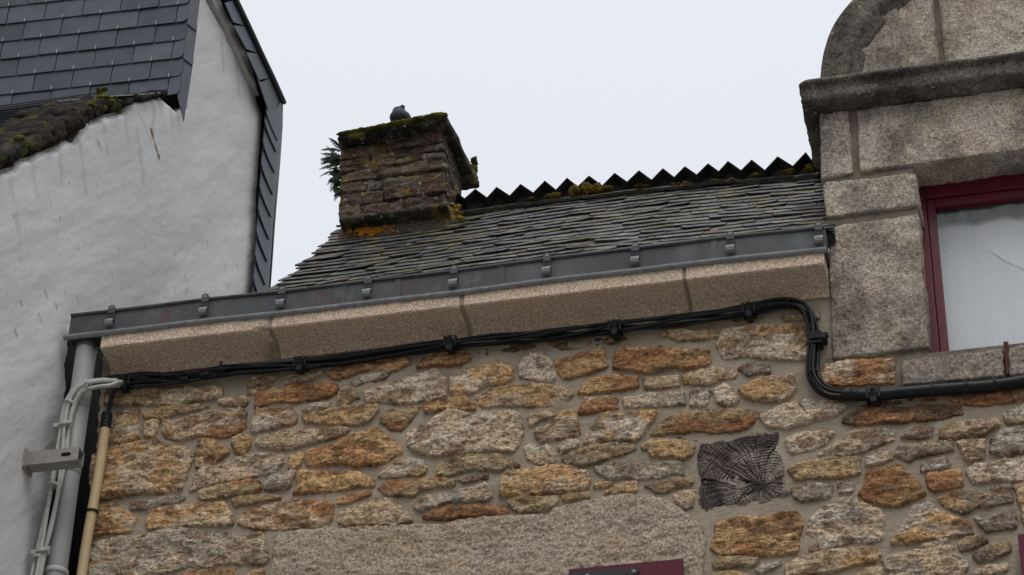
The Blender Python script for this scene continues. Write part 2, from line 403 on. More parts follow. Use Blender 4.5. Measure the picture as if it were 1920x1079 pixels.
STONES = '''
YB A 150,690 260,700 420,690 700,675 900,665 1020,690 1010,735 850,760 700,785 520,800 380,785 240,790 150,780
YO A 440,870 560,835 690,805 860,795 920,805 830,835 680,860 600,890 450,895
YB A 1000,770 1080,740 1180,732 1215,765 1195,800 1100,795 1040,790
WO A 120,890 330,840 400,835 385,930 395,1050 280,1065 190,1075 105,1060
BY A 440,960 470,930 540,925 530,980 515,1025 450,1020
BR A 575,910 720,890 900,850 1150,825 1195,850 1195,960 1130,1010 1000,1030 850,1020 720,1055 620,1040 580,990
RW A 1290,830 1540,820 1570,890 1580,930 1450,955 1330,975 1255,985 1270,900
RO A 1285,710 1400,690 1480,690 1540,650 1660,660 1760,630 1870,640 1890,680 1820,740 1700,750 1580,780 1450,760 1370,780 1275,805
BY A 1215,640 1250,590 1350,570 1430,585 1380,650 1290,690 1215,710
BG A 1620,820 1700,790 1830,775 1800,810 1650,840
BY A 1500,640 1530,590 1620,570 1760,550 1740,590 1640,620 1560,640
YO C -110,860 0,850 180,805 420,800 435,830 370,915 280,940 120,930 0,925 -110,920 -130,890
OB B 130,180 280,140 500,95 600,130 745,165 770,230 735,340 700,450 600,470 470,475 330,490 160,520 60,510 30,400 60,220
BO B 820,100 880,80 1010,130 1035,180 950,250 830,290 805,280 805,190
YO B 1070,90 1110,65 1195,65 1190,140 1150,195 1090,185 1070,140
YB B 1245,90 1310,55 1550,25 1750,20 1856,10 1900,20 1880,40 1780,80 1650,110 1500,150 1400,160 1270,140 1240,120
BG B 800,350 850,305 960,290 1050,240 1250,195 1420,190 1440,250 1380,310 1250,350 1100,385 960,400 840,440 765,460
YO B 1480,220 1570,195 1575,230 1540,285 1485,300
OR D -95,180 100,130 250,55 420,25 470,80 580,130 590,180 500,230 420,270 310,285 180,265 0,275 -90,275 -100,230
YR B 830,475 900,445 1050,415 1200,390 1260,395 1260,445 1120,480 1000,505 860,520 825,510
BG B 1300,400 1370,350 1520,325 1490,400 1480,430 1380,450 1300,450
RO D -145,320 0,330 120,340 230,320 310,350 380,390 380,425 280,430 220,445 100,460 -70,470 -190,480 -160,410
KG B 330,555 420,540 560,515 680,500 720,515 660,545 560,555 480,590 380,595 340,590
RY B 1070,530 1120,510 1240,505 1350,500 1405,515 1300,530 1180,550 1090,570
BO B 60,570 200,550 250,570 250,610 340,630 370,660 330,750 270,770 150,765 50,790 5,700 20,620
BO B 440,690 470,620 540,590 700,580 850,550 1000,560 1040,620 1075,670 1060,705 900,710 750,710 600,730 450,740
RB B 1125,650 1200,600 1300,570 1450,560 1600,530 1740,540 1790,560 1790,680 1750,715 1600,720 1450,740 1250,745 1150,715 1120,690
GB B 10,870 130,830 280,800 450,790 600,750 760,745 900,775 1080,785 1270,780 1300,870 1320,960 1300,990 1150,985 1000,985 900,1010 750,1010 600,1050 470,1075 300,1090 -10,1130 -30,980
YR B 700,1075 850,1050 1080,1030 1095,1079 1080,1110 700,1110
YO B 1185,1070 1220,1045 1285,1040 1285,1110 1180,1110
RO C 60,560 120,530 280,490 400,490 480,460 640,460 665,490 560,530 450,540 340,530 220,570 150,595 90,585
GK C 240,625 300,580 420,535 530,550 480,590 330,620 270,645
BY C 130,790 140,710 190,660 260,690 285,740 200,780
WB C 335,690 420,660 550,630 700,580 800,550 860,530 930,590 945,660 930,720 830,750 720,770 600,780 480,765 350,770 340,720
WO C 990,590 1050,530 1180,520 1300,490 1330,475 1380,480 1440,530 1450,590 1350,630 1250,640 1150,690 1050,715 980,690 975,640
GW C 1500,500 1560,430 1650,410 1720,460 1750,530 1750,600 1620,605 1500,580
YR C 730,520 760,460 830,410 940,405 1110,405 1110,450 1060,490 930,495 830,490
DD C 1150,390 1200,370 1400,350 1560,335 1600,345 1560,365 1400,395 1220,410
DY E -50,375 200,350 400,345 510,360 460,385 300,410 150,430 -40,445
OR C 780,800 900,770 1000,745 1080,745 1150,790 1150,825 1050,825 900,820 800,845
BO C 1175,730 1260,685 1360,665 1500,645 1580,635 1750,655 1880,685 1890,710 1850,750 1700,800 1600,805 1450,795 1350,795 1220,815 1185,790
YR C 460,870 520,835 640,820 740,805 720,860 650,930 600,985 540,980 460,920
WB C 660,1010 780,960 860,900 960,840 1080,860 1150,890 1300,850 1440,840 1500,880 1510,960 D 1455,90 1400,180 1250,165 1100,180 950,200 820,210 720,190 640,130 640,70
KB C 1560,890 1600,855 1700,850 1750,870 1650,910 1575,940
BO C 1605,995 1700,950 1760,900 1830,845 1880,845 E 150,940 185,1040 100,1065 D 1650,90 1590,100 1560,50
GY D 430,355 470,300 530,250 650,235 740,255 765,320 740,345 640,345 530,365
YK D 845,270 960,215 1130,205 1280,205 1370,240 1440,280 1380,300 1250,310 1120,305 1000,330 930,350 850,350
WB D 1485,150 1540,130 1630,135 1700,170 1710,240 1640,260 1580,270 1510,230
WB F 40,140 90,100 165,105 150,145 50,185
YK F 60,235 140,180 250,140 400,120 560,125 575,160 480,200 390,215 280,260 200,275 90,265
RY D 430,440 500,400 560,395 640,400 760,380 900,380 975,390 970,420 850,430 720,460 670,500 560,490 470,480
YK D 1010,385 1080,350 1210,340 1210,370 1120,385 1040,405
OB D 1310,360 1340,335 1500,310 1680,290 1790,290 F 100,290 230,330 240,400 220,450 100,455 0,465 D 1500,490 1400,485 1310,495 1310,420
RO D 130,520 200,495 350,475 370,485 300,515 200,545 130,555
YB D 140,640 200,590 330,560 440,525 520,530 580,580 640,650 660,690 540,700 360,710 180,705 135,690
GB D 685,560 780,510 900,490 1050,450 1180,415 1220,450 1245,500 1200,525 1060,530 920,545 820,580 730,600 690,590
RD D 750,655 830,605 960,575 1080,570 1200,580 1340,575 1350,620 1300,640 1180,635 1050,650 930,660 850,675
GY D 1370,545 1450,510 1600,520 1720,520 1700,570 1600,605 1450,615 1400,600
YO F 60,510 100,485 240,475 240,510 150,515 70,525
OR E 0,520 120,500 180,475 340,440 360,490 370,560 280,600 170,630 70,655 35,620
RO E 440,480 500,425 560,440 700,430 900,440 1000,455 1110,455 1115,530 1080,555 960,575 860,570 750,590 660,605 560,590 430,575 430,540
OY E 765,335 840,310 1000,310 1150,300 1165,345 1080,355 1000,365 890,375 840,350
WO E 1170,420 1210,320 1300,280 1450,270 1600,280 1700,265 1830,290 1840,400 1830,500 1730,515 1600,495 1480,500 1330,490 1220,500
RO E 175,750 230,680 330,640 480,630 590,650 590,710 480,735 400,740 280,755
BY E 635,660 720,650 890,635 890,700 780,715 660,720
OB E 930,640 1050,600 1150,575 1220,580 1310,610 1290,640 1200,650 1090,680 930,685
KG E 1325,580 1400,540 1535,540 1535,600 1460,610 1380,620
BR E 180,900 220,800 340,785 440,790 445,860 330,875 240,900
GB E 495,800 560,790 650,765 760,760 870,735 925,740 930,830 800,840 690,840 600,850 500,850
GW E 980,740 1040,725 1100,745 1090,830 1060,845 985,840 985,780
WB E 1145,740 1220,695 1270,730 1310,800 1300,835 1220,840 1170,820
BO E 1330,735 1400,690 1480,650 1600,635 1700,620 1725,690 1720,760 1620,800 1520,815 1430,800 1370,775
WO E 240,1040 300,960 345,915 500,900 640,885 720,885 700,940 650,1020 600,1075 F 570,95 460,90 320,105 220,115 225,80
RY E 690,1050 760,980 880,910 1000,885 1150,880 1300,870 1450,885 1460,910 1410,980 1330,1020 1180,1040 1050,1025 930,1035 780,1050
WB E 1480,930 1560,890 1650,850 1730,830 1770,880 1840,950 1790,970 1680,1000 1580,1000 1520,985
GB G 180,100 250,95 380,95 445,120 400,160 330,185 250,195 215,150
YK E 1640,205 1780,190 1900,175 1900,215 1780,225 1660,230
DY E 1280,215 1400,200 1530,175 1520,205 1300,235
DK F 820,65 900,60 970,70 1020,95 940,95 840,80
OY F 630,145 660,105 780,95 950,110 1000,140 990,200 930,225 840,205 770,215 690,205 680,170
GK F 300,300 370,275 500,255 620,270 780,255 920,260 925,330 800,345 650,370 540,360 390,365 330,340
YO F 285,430 310,405 400,400 390,425
OB F 360,475 430,430 500,400 585,405 585,455 480,460
YK F 660,425 720,400 860,375 985,365 985,405 880,430 790,470 720,460
OB F 860,490 920,465 1000,465 995,540 920,550 865,530
KK F 910,560 990,555 990,575 930,585
RO F 1155,700 1210,680 1330,650 1480,650 1540,655 1620,620 1740,615 1780,660 1770,740 1740,820 1740,900 1600,920 1450,925 1300,920 1200,915 1130,880 1135,830 1170,780
BY F 1145,990 1190,950 1350,950 1460,960 1440,990 1330,995 1240,1010 1150,1010
BG F 1450,1030 1520,990 1620,980 1580,1010 1480,1045
OY F 1150,1060 1280,1045 1370,1060 1400,1079 1400,1110 1140,1110
RD G 420,215 470,170 560,145 750,140 900,120 1080,120 1085,165 1000,185 850,200 650,215 480,225
RY G 970,65 1100,75 1250,60 1443,30 1500,25 1500,70 1350,95 1180,120 1100,105
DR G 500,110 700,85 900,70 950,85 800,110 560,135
GY G 1335,180 1380,150 1443,120 1500,120 1500,220 1443,210 1350,220
BY G 975,265 1000,230 1120,215 1290,200 1300,230 1210,280 1100,295 975,300
KG G 750,300 790,250 920,240 920,285 850,305
GB G 100,310 150,285 280,270 370,275 330,320 250,370 130,390 105,355
BG G 290,395 370,340 440,290 480,260 600,250 700,265 705,310 600,350 520,385 400,395
YK G 720,400 740,350 850,345 930,330 1030,325 1040,370 950,385 870,400 800,430 740,415
BO G 1070,330 1140,310 1215,320 1215,410 1150,430 1110,415
GK G 1260,320 1330,260 1443,250 1500,245 1500,380 1400,385 1330,410 1260,380
GB G 555,415 600,380 660,360 695,420 640,440 555,455
KG G 865,490 870,450 980,415 1025,450 960,475
OY G 120,480 150,455 300,425 420,410 515,425 510,500 420,520 280,520 150,535
RO G 895,510 960,500 1080,490 1095,565 1020,590 940,605 900,560
BW G 1120,490 1170,455 1270,450 1330,430 1443,415 1500,420 1500,535 1400,545 1310,525 1230,545 1160,555
GK G 135,600 200,560 300,555 360,580 350,630 280,645 190,655 145,635
BG G 400,550 450,540 480,570 460,605 405,610
RO G 520,620 560,550 560,500 650,480 730,455 790,500 850,560 880,620 800,655 740,680 620,675 540,640
KO G 970,650 1040,620 1150,610 1260,590 1360,580 1375,660 1250,680 1170,695 1090,725 1000,690
BO G 1390,575 1443,555 1500,550 1500,780 1443,775 1425,680
GK G 1175,755 1250,740 1390,720 1400,800 1320,820 1230,830 1200,800
GB G 220,860 235,780 280,730 380,660 460,645 550,680 640,710 650,780 630,820 645,870 600,890 500,885 400,905 300,930 230,940
GO G 695,895 740,830 790,750 820,685 910,675 970,720 1050,755 1130,780 1145,840 1000,860 900,870 780,890
OB G 105,1030 150,990 300,955 450,930 600,925 635,960 600,1000 480,1020 380,1050 250,1065 110,1075
GB G 640,1000 720,970 820,950 870,900 1010,880 1050,950 1120,1000 1120,1040 1080,1079 1080,1110 680,1110 700,1060
KY G 1075,900 1120,870 1200,860 1230,885 1160,920 1090,935
KY G 1170,970 1250,920 1360,900 1360,935 1260,980 1190,1000
YB G 1170,1060 1230,1030 1350,1010 1345,1045 1250,1070 1170,1075
BY G 480,1079 560,1040 630,1030 640,1079 640,1110 480,1110
BR H 140,870 250,835 450,830 460,890 455,935 300,940 200,945 140,940
'''
LINT = 'B 1400,783 D -100,760 150,745 500,740 700,720 900,735 980,700 1200,665 1450,660 1660,650 1720,600 1850,570 F 200,560 350,520 560,505 700,510 850,570 970,650 1060,750 1080,850 1065,1000 1060,1130 B 1340,1120 1365,1000 1385,860'
BEAM = 'F 1035,180 1060,115 1120,120 1180,95 1250,105 1330,70 1400,55 1480,60 1560,45 1620,40 1620,90 1600,180 1640,240 1655,380 1650,430 1690,490 1640,510 1560,530 1440,555 1320,570 1180,590 1090,610 1045,605 1040,400 1030,250'

stone_house = thing('stone_house', 'rubble stone house with pale granite cornice, mossy slate roof and granite dormer', 'house', (0, 0, 0))

class Relief:
    """height field over a rectangle of a wall plane, carved stone by stone"""
    def __init__(s, x0, x1, z0, z1, res):
        s.x = np.arange(x0, x1+res, res); s.z = np.arange(z0, z1+res, res); s.res = res
        s.X, s.Z = np.meshgrid(s.x, s.z); s.H = np.full(s.X.shape, -1e3); s.C = np.zeros(s.X.shape+(3,)); s.D = np.full(s.X.shape, -1.0)
    def win(s, poly, m=.04):
        p = np.array(poly); i0 = np.searchsorted(s.x, p[:, 0].min()-m); i1 = np.searchsorted(s.x, p[:, 0].max()+m)
        j0 = np.searchsorted(s.z, p[:, 1].min()-m); j1 = np.searchsorted(s.z, p[:, 1].max()+m); return slice(j0, j1), slice(i0, i1)
    def mesh(s, name, keep, y0=0.0):
        n = s.X.shape[1]; V = np.stack([s.X, y0-s.H, s.Z], -1).reshape(-1, 3)
        I = np.arange(s.X.size).reshape(s.X.shape)
        F = np.stack([I[:-1, :-1], I[:-1, 1:], I[1:, 1:], I[1:, :-1]], -1)
        k = keep[:-1, :-1] & keep[:-1, 1:] & keep[1:, 1:] & keep[1:, :-1]
        return grid_mesh(name, V, F[k], s.C.reshape(-1, 3))
def carve(R, poly, seed, ca, cb, h0, edge=.012, rag=.010, amp=.012, an=(9, 15), gro=.010):
    sl = R.win(poly); X, Z = R.X[sl], R.Z[sl]
    if X.size == 0: return
    q = np.stack([X*30, Z*30, np.full(X.shape, seed*1.37)], -1)
    d = sdf(poly, X, Z)+gro+rag*(fbm(q, seed, 3)+.35*fbm(q*3, seed+1, 2))
    g = np.stack([X*an[0], Z*an[1], np.full(X.shape, seed*2.11)], -1)
    rid = fbm(g, seed+2, 5, .55); rid2 = 1-2*np.abs(fbm(g*1.4+3, seed+3, 4))
    tilt = ((X-X.mean())*rng.uniform(-.03, .03)+(Z-Z.mean())*rng.uniform(-.10, .04))*min(1, .06/max(.06, np.ptp(Z)-.08))
    prof = sstep(-.004, edge*.5, d)*.88+sstep(0, edge*3.5, d)*.12
    h = -.012+(h0+.012+tilt+amp*(rid+.55*(rid2-.4)))*prof
    up_ = (d > -.002) & (d > R.D[sl])
    k = sstep(-.20, .24, fbm(g*.75+seed, seed+9, 5, .62)+.03)[..., None]
    dk = sstep(.10, .34, fbm(g*1.3+50, seed+12, 4))[..., None]*.65
    c = (np.array(ca)*(1-k)+np.array(cb)*k)*(1-dk)+np.array([.15, .08, .036])*dk
    c = c*(1+.22*fbm(g*2.2, seed+20, 3)[..., None])
    R.H[sl] = np.where(up_, h, R.H[sl]); R.D[sl] = np.where(up_, d, R.D[sl]); R.C[sl] = np.where(up_[..., None], c, R.C[sl])

RW = Relief(-2.235, 2.80, 7.10, 8.93, .0046)
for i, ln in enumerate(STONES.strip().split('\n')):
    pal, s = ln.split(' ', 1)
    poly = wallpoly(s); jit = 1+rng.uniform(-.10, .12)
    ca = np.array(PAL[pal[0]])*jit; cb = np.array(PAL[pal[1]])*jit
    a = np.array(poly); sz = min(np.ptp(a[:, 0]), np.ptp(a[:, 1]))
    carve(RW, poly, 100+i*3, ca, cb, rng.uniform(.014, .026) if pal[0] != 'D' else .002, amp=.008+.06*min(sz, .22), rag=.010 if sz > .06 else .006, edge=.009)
stone_mask = RW.D > -.002
# edge of the wall at the left corner: mortar stops where the quoins stop
edge_px = [(196, 640), (186, 760), (180, 860), (172, 960), (160, 1030), (152, 1100)]
ex = np.interp(RW.Z, [P(u, v, 1, 0)[2] for u, v in edge_px][::-1], [P(u, v, 1, 0)[0] for u, v in edge_px][::-1])
lint_poly = wallpoly(LINT, 0); beam_poly = wallpoly(BEAM, 0)
hid = np.maximum(sdf(lint_poly, RW.X, RW.Z), sdf(beam_poly, RW.X, RW.Z)) 
g3 = np.stack([RW.X*7, RW.Z*12, 0*RW.X], -1)
Hm = .0045*fbm(g3, 3, 4)+.0015*fbm(g3*6, 4, 2)+.002
Hm = np.where(np.maximum(hid, sdf(beam_poly, RW.X, RW.Z)+.010) > .022, -.045, Hm)
RM = Relief(-2.235, 2.80, 7.10, 8.93, .0046); RM.H = Hm
link('mortar_bed', RM.mesh('mortar_bed', (RM.X > ex-.004*np.sin(RM.Z*70)) & ~((RM.X > 2.07) & (RM.Z > 8.36))), MORTAR, stone_house)
RW.H = np.where(stone_mask, RW.H, -.014)
keep = stone_mask.copy(); keep[1:-1, 1:-1] |= stone_mask[:-2, 1:-1] | stone_mask[2:, 1:-1] | stone_mask[1:-1, :-2] | stone_mask[1:-1, 2:]
link('rubble_facing', RW.mesh('rubble_facing', keep & (RW.X > ex-.05)), STONE, stone_house)
# granite lintel over the lower window
RL = Relief(-1.35, 1.02, 7.10, 7.80, .0055)
carve(RL, lint_poly, 901, (.4,)*3, (.4,)*3, .022, edge=.014, rag=.010, amp=.013, an=(16, 22))
k = RL.D > -.002; RL.H = np.where(k, RL.H, -.014)
link('stone_lintel', RL.mesh('stone_lintel', k), G_LINT, stone_house)
# weathered beam end: cracked end grain
a = np.array(beam_poly); RB = Relief(a[:, 0].min()-.03, a[:, 0].max()+.03, a[:, 1].min()-.03, a[:, 1].max()+.03, .0021)
cx, cz = wallpoly('F 1490,435', 0)[0]
q = np.stack([RB.X*20, RB.Z*20, 0*RB.X], -1)
d = sdf(beam_poly, RB.X, RB.Z)+.006*fbm(q*1.7, 70, 3)
wx, wz = RB.X-cx+.014*fbm(q*.35, 71, 3), RB.Z-cz+.014*fbm(q*.35+9, 72, 3)
rad = np.hypot(wx*.92, wz); ang = np.arctan2(wz, wx)
rad = rad+.012*fbm(q*.45+3, 90, 3)*sstep(.02, .12, rad)
aw = ang+.12*np.sin(3*ang+1)+.07*np.sin(7*ang+2)+.035*np.sin(13*ang)+.16*fbm(q*.35+20, 98, 3)
def spokes(N, sd, wd):
    th = aw/(2*math.pi)*N; dist = np.abs(th-np.round(th))*2*math.pi*rad/N
    A = np.clip(.62+1.1*fbm(q*.55+sd, sd, 3)+.25*_hash(np.round(th).astype(np.int64), 0*ringi0, 0*ringi0, sd), 0, 1)
    return 1-A*(1-sstep(wd*.25, wd, dist+.0009*fbm(q*3, sd+1, 2)))
ringi0 = np.zeros(rad.shape, np.int64)
far = sstep(.09, .15, rad)
s1 = spokes(30, 210, .0030); s2 = spokes(61, 220, .0028)
rp = rad/.0150+.30*fbm(q*.9+5, 230, 3)+.25*vnoise(np.stack([ang*2.5, 0*ang, 0*ang], -1), 231)
dr = np.abs(rp-np.round(rp))*.0150; Ar = np.clip(.72+1.2*fbm(q*.8+9, 232, 3)-.25*far, 0, 1)
rg = 1-Ar*(1-sstep(.0007, .0026, dr+.0008*fbm(q*3, 233, 2)))
crk = np.minimum(np.minimum(s1, 1-far*(1-s2)), rg)
big = np.ones_like(crk)
for aa, w in ((-1.95, .006), (.12, .006), (2.75, .005), (3.7, .004), (1.5, .003)):
    da = np.abs(np.angle(np.exp(1j*(ang-aa+.5*fbm(q*.4, 76, 3))))); big = np.minimum(big, sstep(w*.3, w, da*rad+.002*(rad < .01)+.02*np.maximum(0, vnoise(q*.3+aa*5, 95))))
crk = np.clip(np.minimum(crk, big), 0, 1)
outer = sstep(.10, .24, rad+.06*fbm(q*.5, 77, 3))
RB.H = np.where(d > -.003, -.004+.010*crk-.006*outer+.014*fbm(q*.8, 78, 4)+.005*fbm(q*3, 96, 3)+.006*sstep(0, .02, d), -.04)
pale = (.30, .25, .215); dark = (.095, .078, .069)
kk = np.clip(.95-.95*outer+.8*fbm(q*.5+4, 79, 3), 0, 1)[..., None]
RB.C = (np.array(dark)*(1-kk)+np.array(pale)*kk)*(.12+.88*crk[..., None])*(1+.3*fbm(q*5, 80, 3)[..., None])
m = M('weathered_end_grain', .9, .15); m.set('Base Color', m.mix(1.0, m.attr(), m.ramp(m.noise(160, 3), [(.3, .65), (.7, 1.35)]), 'MULTIPLY')); m.bump(m.noise(200, 3), .6, .004)
link('beam_end', RB.mesh('beam_end', d > -.003), m.m, stone_house)
# solid body of the house behind the facing
b = MB()
b.box((-2.165, .045, 0), (1.62, 2.6, 8.98)); b.box((1.62, .045, 0), (4.2, 2.6, 8.36)); b.box((1.62, .9, 8.36), (4.2, 2.6, 10.0))
b.build('wall_core', OLDM, stone_house)

# ------------------------------------------------------------------ cornice blocks (cavetto under a flat band)
ZC = 8.932; 
def cornice_prof():
    p = [(-.188, 0), (-.195, -.086), (-.189, -.0925)]
    for k in range(0, 11):
        t = k/10*math.pi/2; p.append((-.186+.169*math.sin(t), -.093-.054*(1-math.cos(t))))
    p += [(-.015, -.164), (.05, -.166), (.05, 0)]
    o = []
    for (a0, b0), (a1, b1) in zip(p, p[1:]+p[:1]):
        n = max(1, int(math.hypot(a1-a0, b1-b0)/.014))
        o += [(a0+(a1-a0)*k/n, b0+(b1-b0)*k/n) for k in range(n)]
    return o
PR = cornice_prof()
cuts = [P(u, v, 1, -.17)[0] for u, v in ((192, 640), (506, 600), (513, 600), (864, 560), (872, 558), (1281, 515), (1287, 514), (1546, 480))]
for i in range(0, 8, 2):
    x0, x1 = cuts[i]+.002, cuts[i+1]-.002; n = int((x1-x0)/.016); b = MB()
    path = [(x0+(x1-x0)*k/n, 0, ZC) for k in range(n+1)]
    def disp(v, i=i, x0=x0, x1=x1):
        h = .004*fbm(v*9, 400+i, 4)+.0025*fbm(v*45, 420+i, 3)
        e = np.minimum(v[:, 0]-x0, x1-v[:, 0]); ch = .006*sstep(.04, 0, e+.03*fbm(v*18, 430+i, 3))
        if i == 0: ch = ch+.13*sstep(.10, .0, x1-v[:, 0]+.05*fbm(v*11, 440, 3))*sstep(8.87, 8.81, v[:, 2])*sstep(8.765, 8.80, v[:, 2])
        v = v.copy(); v[:, 1] += h+ch*.5; v[:, 2] += h*.6; return v
    b.sweep(PR, path, [(0, 1, 0)]*(n+1), [(0, 0, 1)]*(n+1), disp=disp)
    cb = b.build('cornice_block', G_CORN, stone_house, smooth=True); cb.data.set_sharp_from_angle(angle=math.radians(32))
for i in (1, 3, 5):
    b = MB()
    x0, x1 = cuts[i]-.03, cuts[i+1]+.03
    n = 6; b.sweep([(y+.009, z+.006) if y < 0 else (y, z+.006) for y, z in PR], [(x0+(x1-x0)*k/n, 0, ZC) for k in range(n+1)], [(0, 1, 0)]*(n+1), [(0, 0, 1)]*(n+1))
    b.build('cornice_joint', MORTAR, stone_house, smooth=True)
# ------------------------------------------------------------------ slate roof of the stone house
B48 = math.radians(48); EY, EZ = -.08, 9.125
def ridge_y(x): return 1.02-.0686*(x+.512)
def roof_pt(x, t, lift=0.0):
    """t in metres up the slope"""
    return np.array([x, EY+t*math.cos(B48)-lift*math.sin(B48), EZ+t*math.sin(B48)+lift*math.cos(B48)+.016*math.sin(x*1.9+.6)])
XL, XR = -1.30, 1.66
b = MB(); NX = 24
xs = np.linspace(XL+.03, XR, NX+1)
v = []; f = []
for x in xs:
    L = (ridge_y(x)-EY)/math.cos(B48); v += [roof_pt(x, -.02, -.012), roof_pt(x, L, -.012), roof_pt(x, L, -.06)+np.array([0, .0, -.05]), roof_pt(x, -.02, -.06)]
for i in range(NX): f += [(4*i+j, 4*i+4+j, 4*i+4+(j+1) % 4, 4*i+(j+1) % 4) for j in range(4)]
f += [(0, 1, 2, 3), (4*NX+3, 4*NX+2, 4*NX+1, 4*NX)]
b.add(v, f, (.03, .03, .03)); b.v = b.v
rng2 = np.random.default_rng(31)
def old_slate(b, x0, x1, t0, t1, th, c):
    """one thick hand cut slate, lower edge ragged"""
    n = max(3, int((x1-x0)/.03)); lo = []; s = rng2.uniform(0, 99)
    tw = rng2.normal(0, .003); lf = .016+abs(rng2.normal(0, .004))
    V = []
    for k in range(n+1):
        x = x0+(x1-x0)*k/n; e = min(k, n-k)
        tt = t0+.003*math.sin(s+k*1.7)+.003*math.sin(s*3+k*3.1)+(.006 if e == 0 else 0)+rng2.normal(0, .0015)
        l = lf+tw*(k/n-.5)*2
        V += [roof_pt(x, tt, l), roof_pt(x, t1, .004), roof_pt(x, t1, -.004), roof_pt(x, tt, l-th)]
    F = []
    for i in range(n): F += [(4*i+j, 4*i+4+j, 4*i+4+(j+1) % 4, 4*i+(j+1) % 4) for j in range(4)]
    F += [(0, 1, 2, 3), (4*n+3, 4*n+2, 4*n+1, 4*n)]
    b.add(V, F, c)
rows = 17; Lmax = (ridge_y(XL)-EY)/math.cos(B48)
SP = [(.050, .055, .066), (.062, .066, .075), (.075, .070, .060), (.085, .075, .055), (.068, .072, .085), (.095, .080, .058), (.11, .105, .095)]
exp_ = .092; t = -.03; k = 0
while t < Lmax-.05:
    x = XL+rng2.uniform(-.03, .035); first = True
    while x < XR-.02:
        w = rng2.uniform(.13, .30); x1 = min(x+w, XR)
        L = (ridge_y((x+x1)/2)-EY)/math.cos(B48)
        if t < L-.03:
            c = np.array(SP[rng2.integers(len(SP))])*rng2.uniform(.30, .95)
            old_slate(b, x+.002, x1-.002, t+rng2.normal(0, .0016), min(t+exp_*1.9, L+.0), rng2.uniform(.006, .010), c)
        x = x1
    t += exp_*rng2.uniform(.93, 1.06); k += 1
# capping course along the ridge
x = XL
while x < XR-.05:
    x1 = min(x+rng2.uniform(.22, .36), XR); L = (ridge_y((x+x1)/2)-EY)/math.cos(B48)
    n0 = len(b.v); old_slate(b, x, x1-.003, L-.085+rng2.normal(0, .003), L+.01, .014, np.array((.07, .072, .078))*rng2.uniform(.7, 1.2))
    for i in range(n0, len(b.v)): b.v[i] = tuple(np.array(b.v[i])+np.array([0, -.016, .016]))
    x = x1
roof = b.build('slate_roof', OLD, stone_house, colour=True)

# corrugated sheet of the rear slope standing proud of the ridge: zigzag edge
pk = [(195, 303), (318, 288), (443, 271), (557, 256), (670, 245), (802, 231), (927, 218), (1050, 207), (1163, 197), (1282, 182), (1385, 170), (1507, 163), (1640, 146), (1785, 124)]
vl = [(145, 357), (262, 347), (383, 332), (500, 317), (612, 300), (738, 295), (866, 276), (992, 266), (1108, 252), (1224, 239), (1337, 222), (1452, 217), (1574, 216), (1718, 195), (1840, 196)]
seq = sorted([(860+a/2.743, 240+c/2.743, 1) for a, c in pk]+[(860+a/2.743, 240+c/2.743, 0) for a, c in vl]+[(860+85/2.743, 240+313/2.743, 1), (860+30/2.743, 240+362/2.743, 0), (858, 362, 1), (845, 384, 0), (828, 366, 1)])
fr_ = []
for u, v_, kd in seq:
    q = P(u, v_, 1, .96)
    q = P(u, v_, 1, ridge_y(q[0])-.015); fr_.append(q)
fr_ = np.array(fr_); bk = np.array([0, 1.5, -1.05]); b = MB(); V = []; F = []; n = len(fr_)
for i, q in enumerate(fr_):
    V += [q, q+bk, q+bk+np.array([0, -.004, -.007]), q+np.array([0, 0, -.007])]
for i in range(n-1): F += [(4*i+j, 4*i+4+j, 4*i+4+(j+1) % 4, 4*i+(j+1) % 4) for j in range(4)]
F += [(0, 1, 2, 3), (4*n-1, 4*n-2, 4*n-3, 4*n-4)]
b.add(V, F)
# closure strip between ridge slates and sheet, following the zigzag from behind
for i in range(n-1):
    q0, q1 = fr_[i]+np.array([0, .05, -.052]), fr_[i+1]+np.array([0, .05, -.052])
    zb0, zb1 = roof_pt(q0[0], (ridge_y(q0[0])-EY)/math.cos(B48))[2]-.10, roof_pt(q1[0], (ridge_y(q1[0])-EY)/math.cos(B48))[2]-.10
    b.hexa([(q0[0], q0[1], zb0), (q1[0], q1[1], zb1), q1+np.array([0, 0, .012]), q0+np.array([0, 0, .012]),
            (q0[0], q0[1]+.03, zb0), (q1[0], q1[1]+.03, zb1), q1+np.array([0, .03, .012]), q0+np.array([0, .03, .012])])
b.build('corrugated_sheet', CORR, stone_house)

